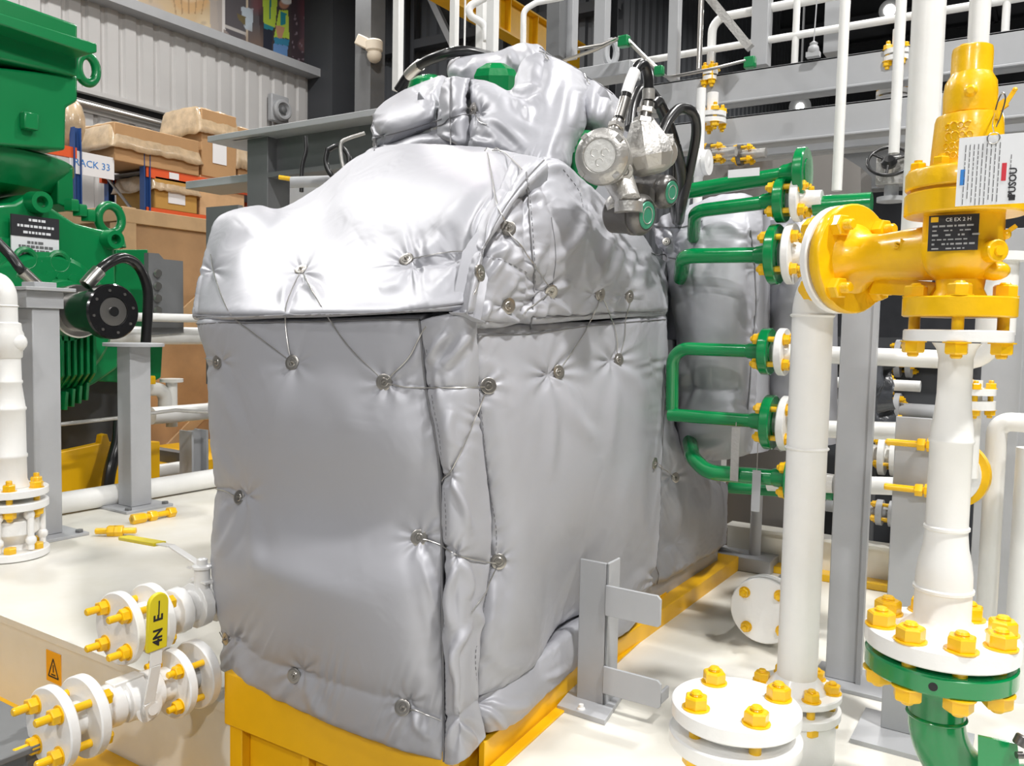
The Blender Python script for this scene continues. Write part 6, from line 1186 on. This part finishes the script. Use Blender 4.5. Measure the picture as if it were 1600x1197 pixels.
q2 = PX(578,100,-11.3); tag(MB().span(q2-[.2,.2,FL*0+q2[2]-FL],q2+[.2,.2,6]).build('hall_column', GREYD), kind='structure').name = 'trim_18'
# steel frame behind the hood
SY = 4.9; q = PY(408,270,SY)
t = thing('steel_portal', (q[0],SY,FL), 'dark grey steel frame of a column and a long beam behind the hood', 'frame')
x0 = PY(386,270,SY)[0]; x1 = PY(418,270,SY)[0]; zt = PY(400,216,SY)[2]
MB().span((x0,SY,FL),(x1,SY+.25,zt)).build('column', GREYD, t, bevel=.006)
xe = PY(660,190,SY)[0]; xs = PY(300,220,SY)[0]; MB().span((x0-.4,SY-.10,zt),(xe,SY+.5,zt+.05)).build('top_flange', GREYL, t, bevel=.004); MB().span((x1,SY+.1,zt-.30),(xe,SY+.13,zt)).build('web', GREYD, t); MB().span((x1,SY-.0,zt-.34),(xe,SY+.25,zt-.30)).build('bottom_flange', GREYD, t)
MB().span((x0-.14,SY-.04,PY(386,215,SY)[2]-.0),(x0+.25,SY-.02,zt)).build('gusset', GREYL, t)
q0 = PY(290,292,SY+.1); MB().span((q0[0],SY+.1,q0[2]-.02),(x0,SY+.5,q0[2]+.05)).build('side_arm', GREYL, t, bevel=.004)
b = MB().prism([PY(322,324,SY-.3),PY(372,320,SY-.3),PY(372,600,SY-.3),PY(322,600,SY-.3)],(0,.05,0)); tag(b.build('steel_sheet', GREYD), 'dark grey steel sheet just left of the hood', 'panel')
q = PX(262,440,-6.2); t = thing('bolted_panel', q, 'dark steel panel with a column of bolts, between gearbox and wrapped machine', 'panel'); MB().prism(px_([(232,395),(248,396),(256,405),(286,408),(287,520),(232,524)],-6.2),(-.06,0,0)).build('sheet', GREYD, t)
for y in (427,447,466,485): p = PX(246,y,-6.19); MB().lathe(p,X_,[(0,0),(0,.035),(.02,.03),(.02,0)],12).build('bolt', STEEL, t)
t = tag(MB().span((PY(434,250,6.8)[0],6.8,FL),(PY(640,250,6.8)[0],6.9,2.95)).build('instrument_panel', GREYL), 'pale grey panel seen through the steel frame behind the hood', 'panel')
for (pts,r,m,lab) in (([(477,213,5.4),(478,235,5.4),(472,262,5.4),(471,300,5.4)],.014,BLACK,'thin black cable hanging below the steel beam'),([(512,232,5.0),(509,255,5.0),(520,275,5.0),(540,268,5.0),(545,245,5.0),(530,228,5.0),(512,235,5.0)],.016,BLACK,'black cable loop left of the silver roll'),([(570,208,4.6),(545,216,4.6),(533,224,4.6),(533,245,4.6),(538,270,4.6)],.010,CASTM,'bent silver tube running down beside the cable loop'),([(436,277,5.2),(470,282,5.2)],.014,YEL,'short yellow stick behind the hood'),([(455,285,5.2),(520,283,5.2)],.035,GREYL,'pale grey pipe stub over the hood edge behind the black cable')):
    tag(MB().tube(spline([PD(*q) for q in pts],30),r,10).build({BLACK:'black_cable',CASTM:'silver_tube',YEL:'yellow_rod',GREYL:'grey_pipe'}[m], m), lab, 'cable' if m is BLACK else 'pipe')
# pipes between gearbox and machine
for (x0_,y0_,x1_,y1_,r,xx,lab) in ((205,495,330,501,.035,-6.1,'thin white pipe running level with the shaft coupling'),(165,524,330,530,.075,-6.3,'thick white pipe below the thin one, behind the second post'),(236,650,345,671,.075,-6.4,'white pipe at knee height behind the second post'),(232,738,292,750,.06,-6.8,'low white pipe behind the second post over the yellow frame')):
    a = PX(x0_,y0_,xx); c_ = PX(x1_,y1_,xx); tag(MB().cyl(a,(xx,c_[1],a[2]),r,20).build('background_pipe', WHITE), lab, 'pipe')
t = thing('pipe_elbow', PX(250,610,-6.6), 'white elbow with yellow nut and a small round plate beside the second post', 'pipe'); MB().pipe([PX(225,608,-6.6),PX(258,608,-6.6),PX(258,660,-6.6)],.06,.1).build('pipe_body', WHITE, t); p = PX(268,597,-6.6); MB().lathe(p,Z_,[(0,0),(0,.10),(.03,.10),(.03,0)],24).cyl(p-Z_*.4,p,.05,16).build('round_plate', WHITE, t); MB().hexa(PX(234,600,-6.5),Z_,.09,.07).build('nut', YEL, t)
b = MB().hbeam(PX(303,672,-5.9)*[1,1,0]+Z_*FL,PX(303,672,-5.9),.16,.16,.02,up=Y_); tag(b.build('short_post', GREY), 'short grey angle post just left of the wrapped machine', 'post')
tag(MB().span(PX(232,735,-7.4),PX(298,706,-6.9)).build('dark_box', GREYD), 'dark grey box with a light lid behind the second post', 'box')
b = MB().span((-8.2,PX(232,700,-7.2)[1],FL),(-6.95,PX(232,700,-7.2)[1]+3,-.1)); tag(b.build('yellow_girder', YELD), 'yellow steel frame seen low between the second post and the machine', 'frame')
tag(MB().tube([PX(86,664,-5.6),PX(186,653,-5.6),PX(235,646,-5.6),PX(275,641,-5.6),PX(335,645,-5.6)],.014,8).build('thin_rod', CASTM), 'thin pale rod running level behind both left posts', 'rod')
for o in list(bpy.data.objects):
    if '_o' in o: del o['_o']
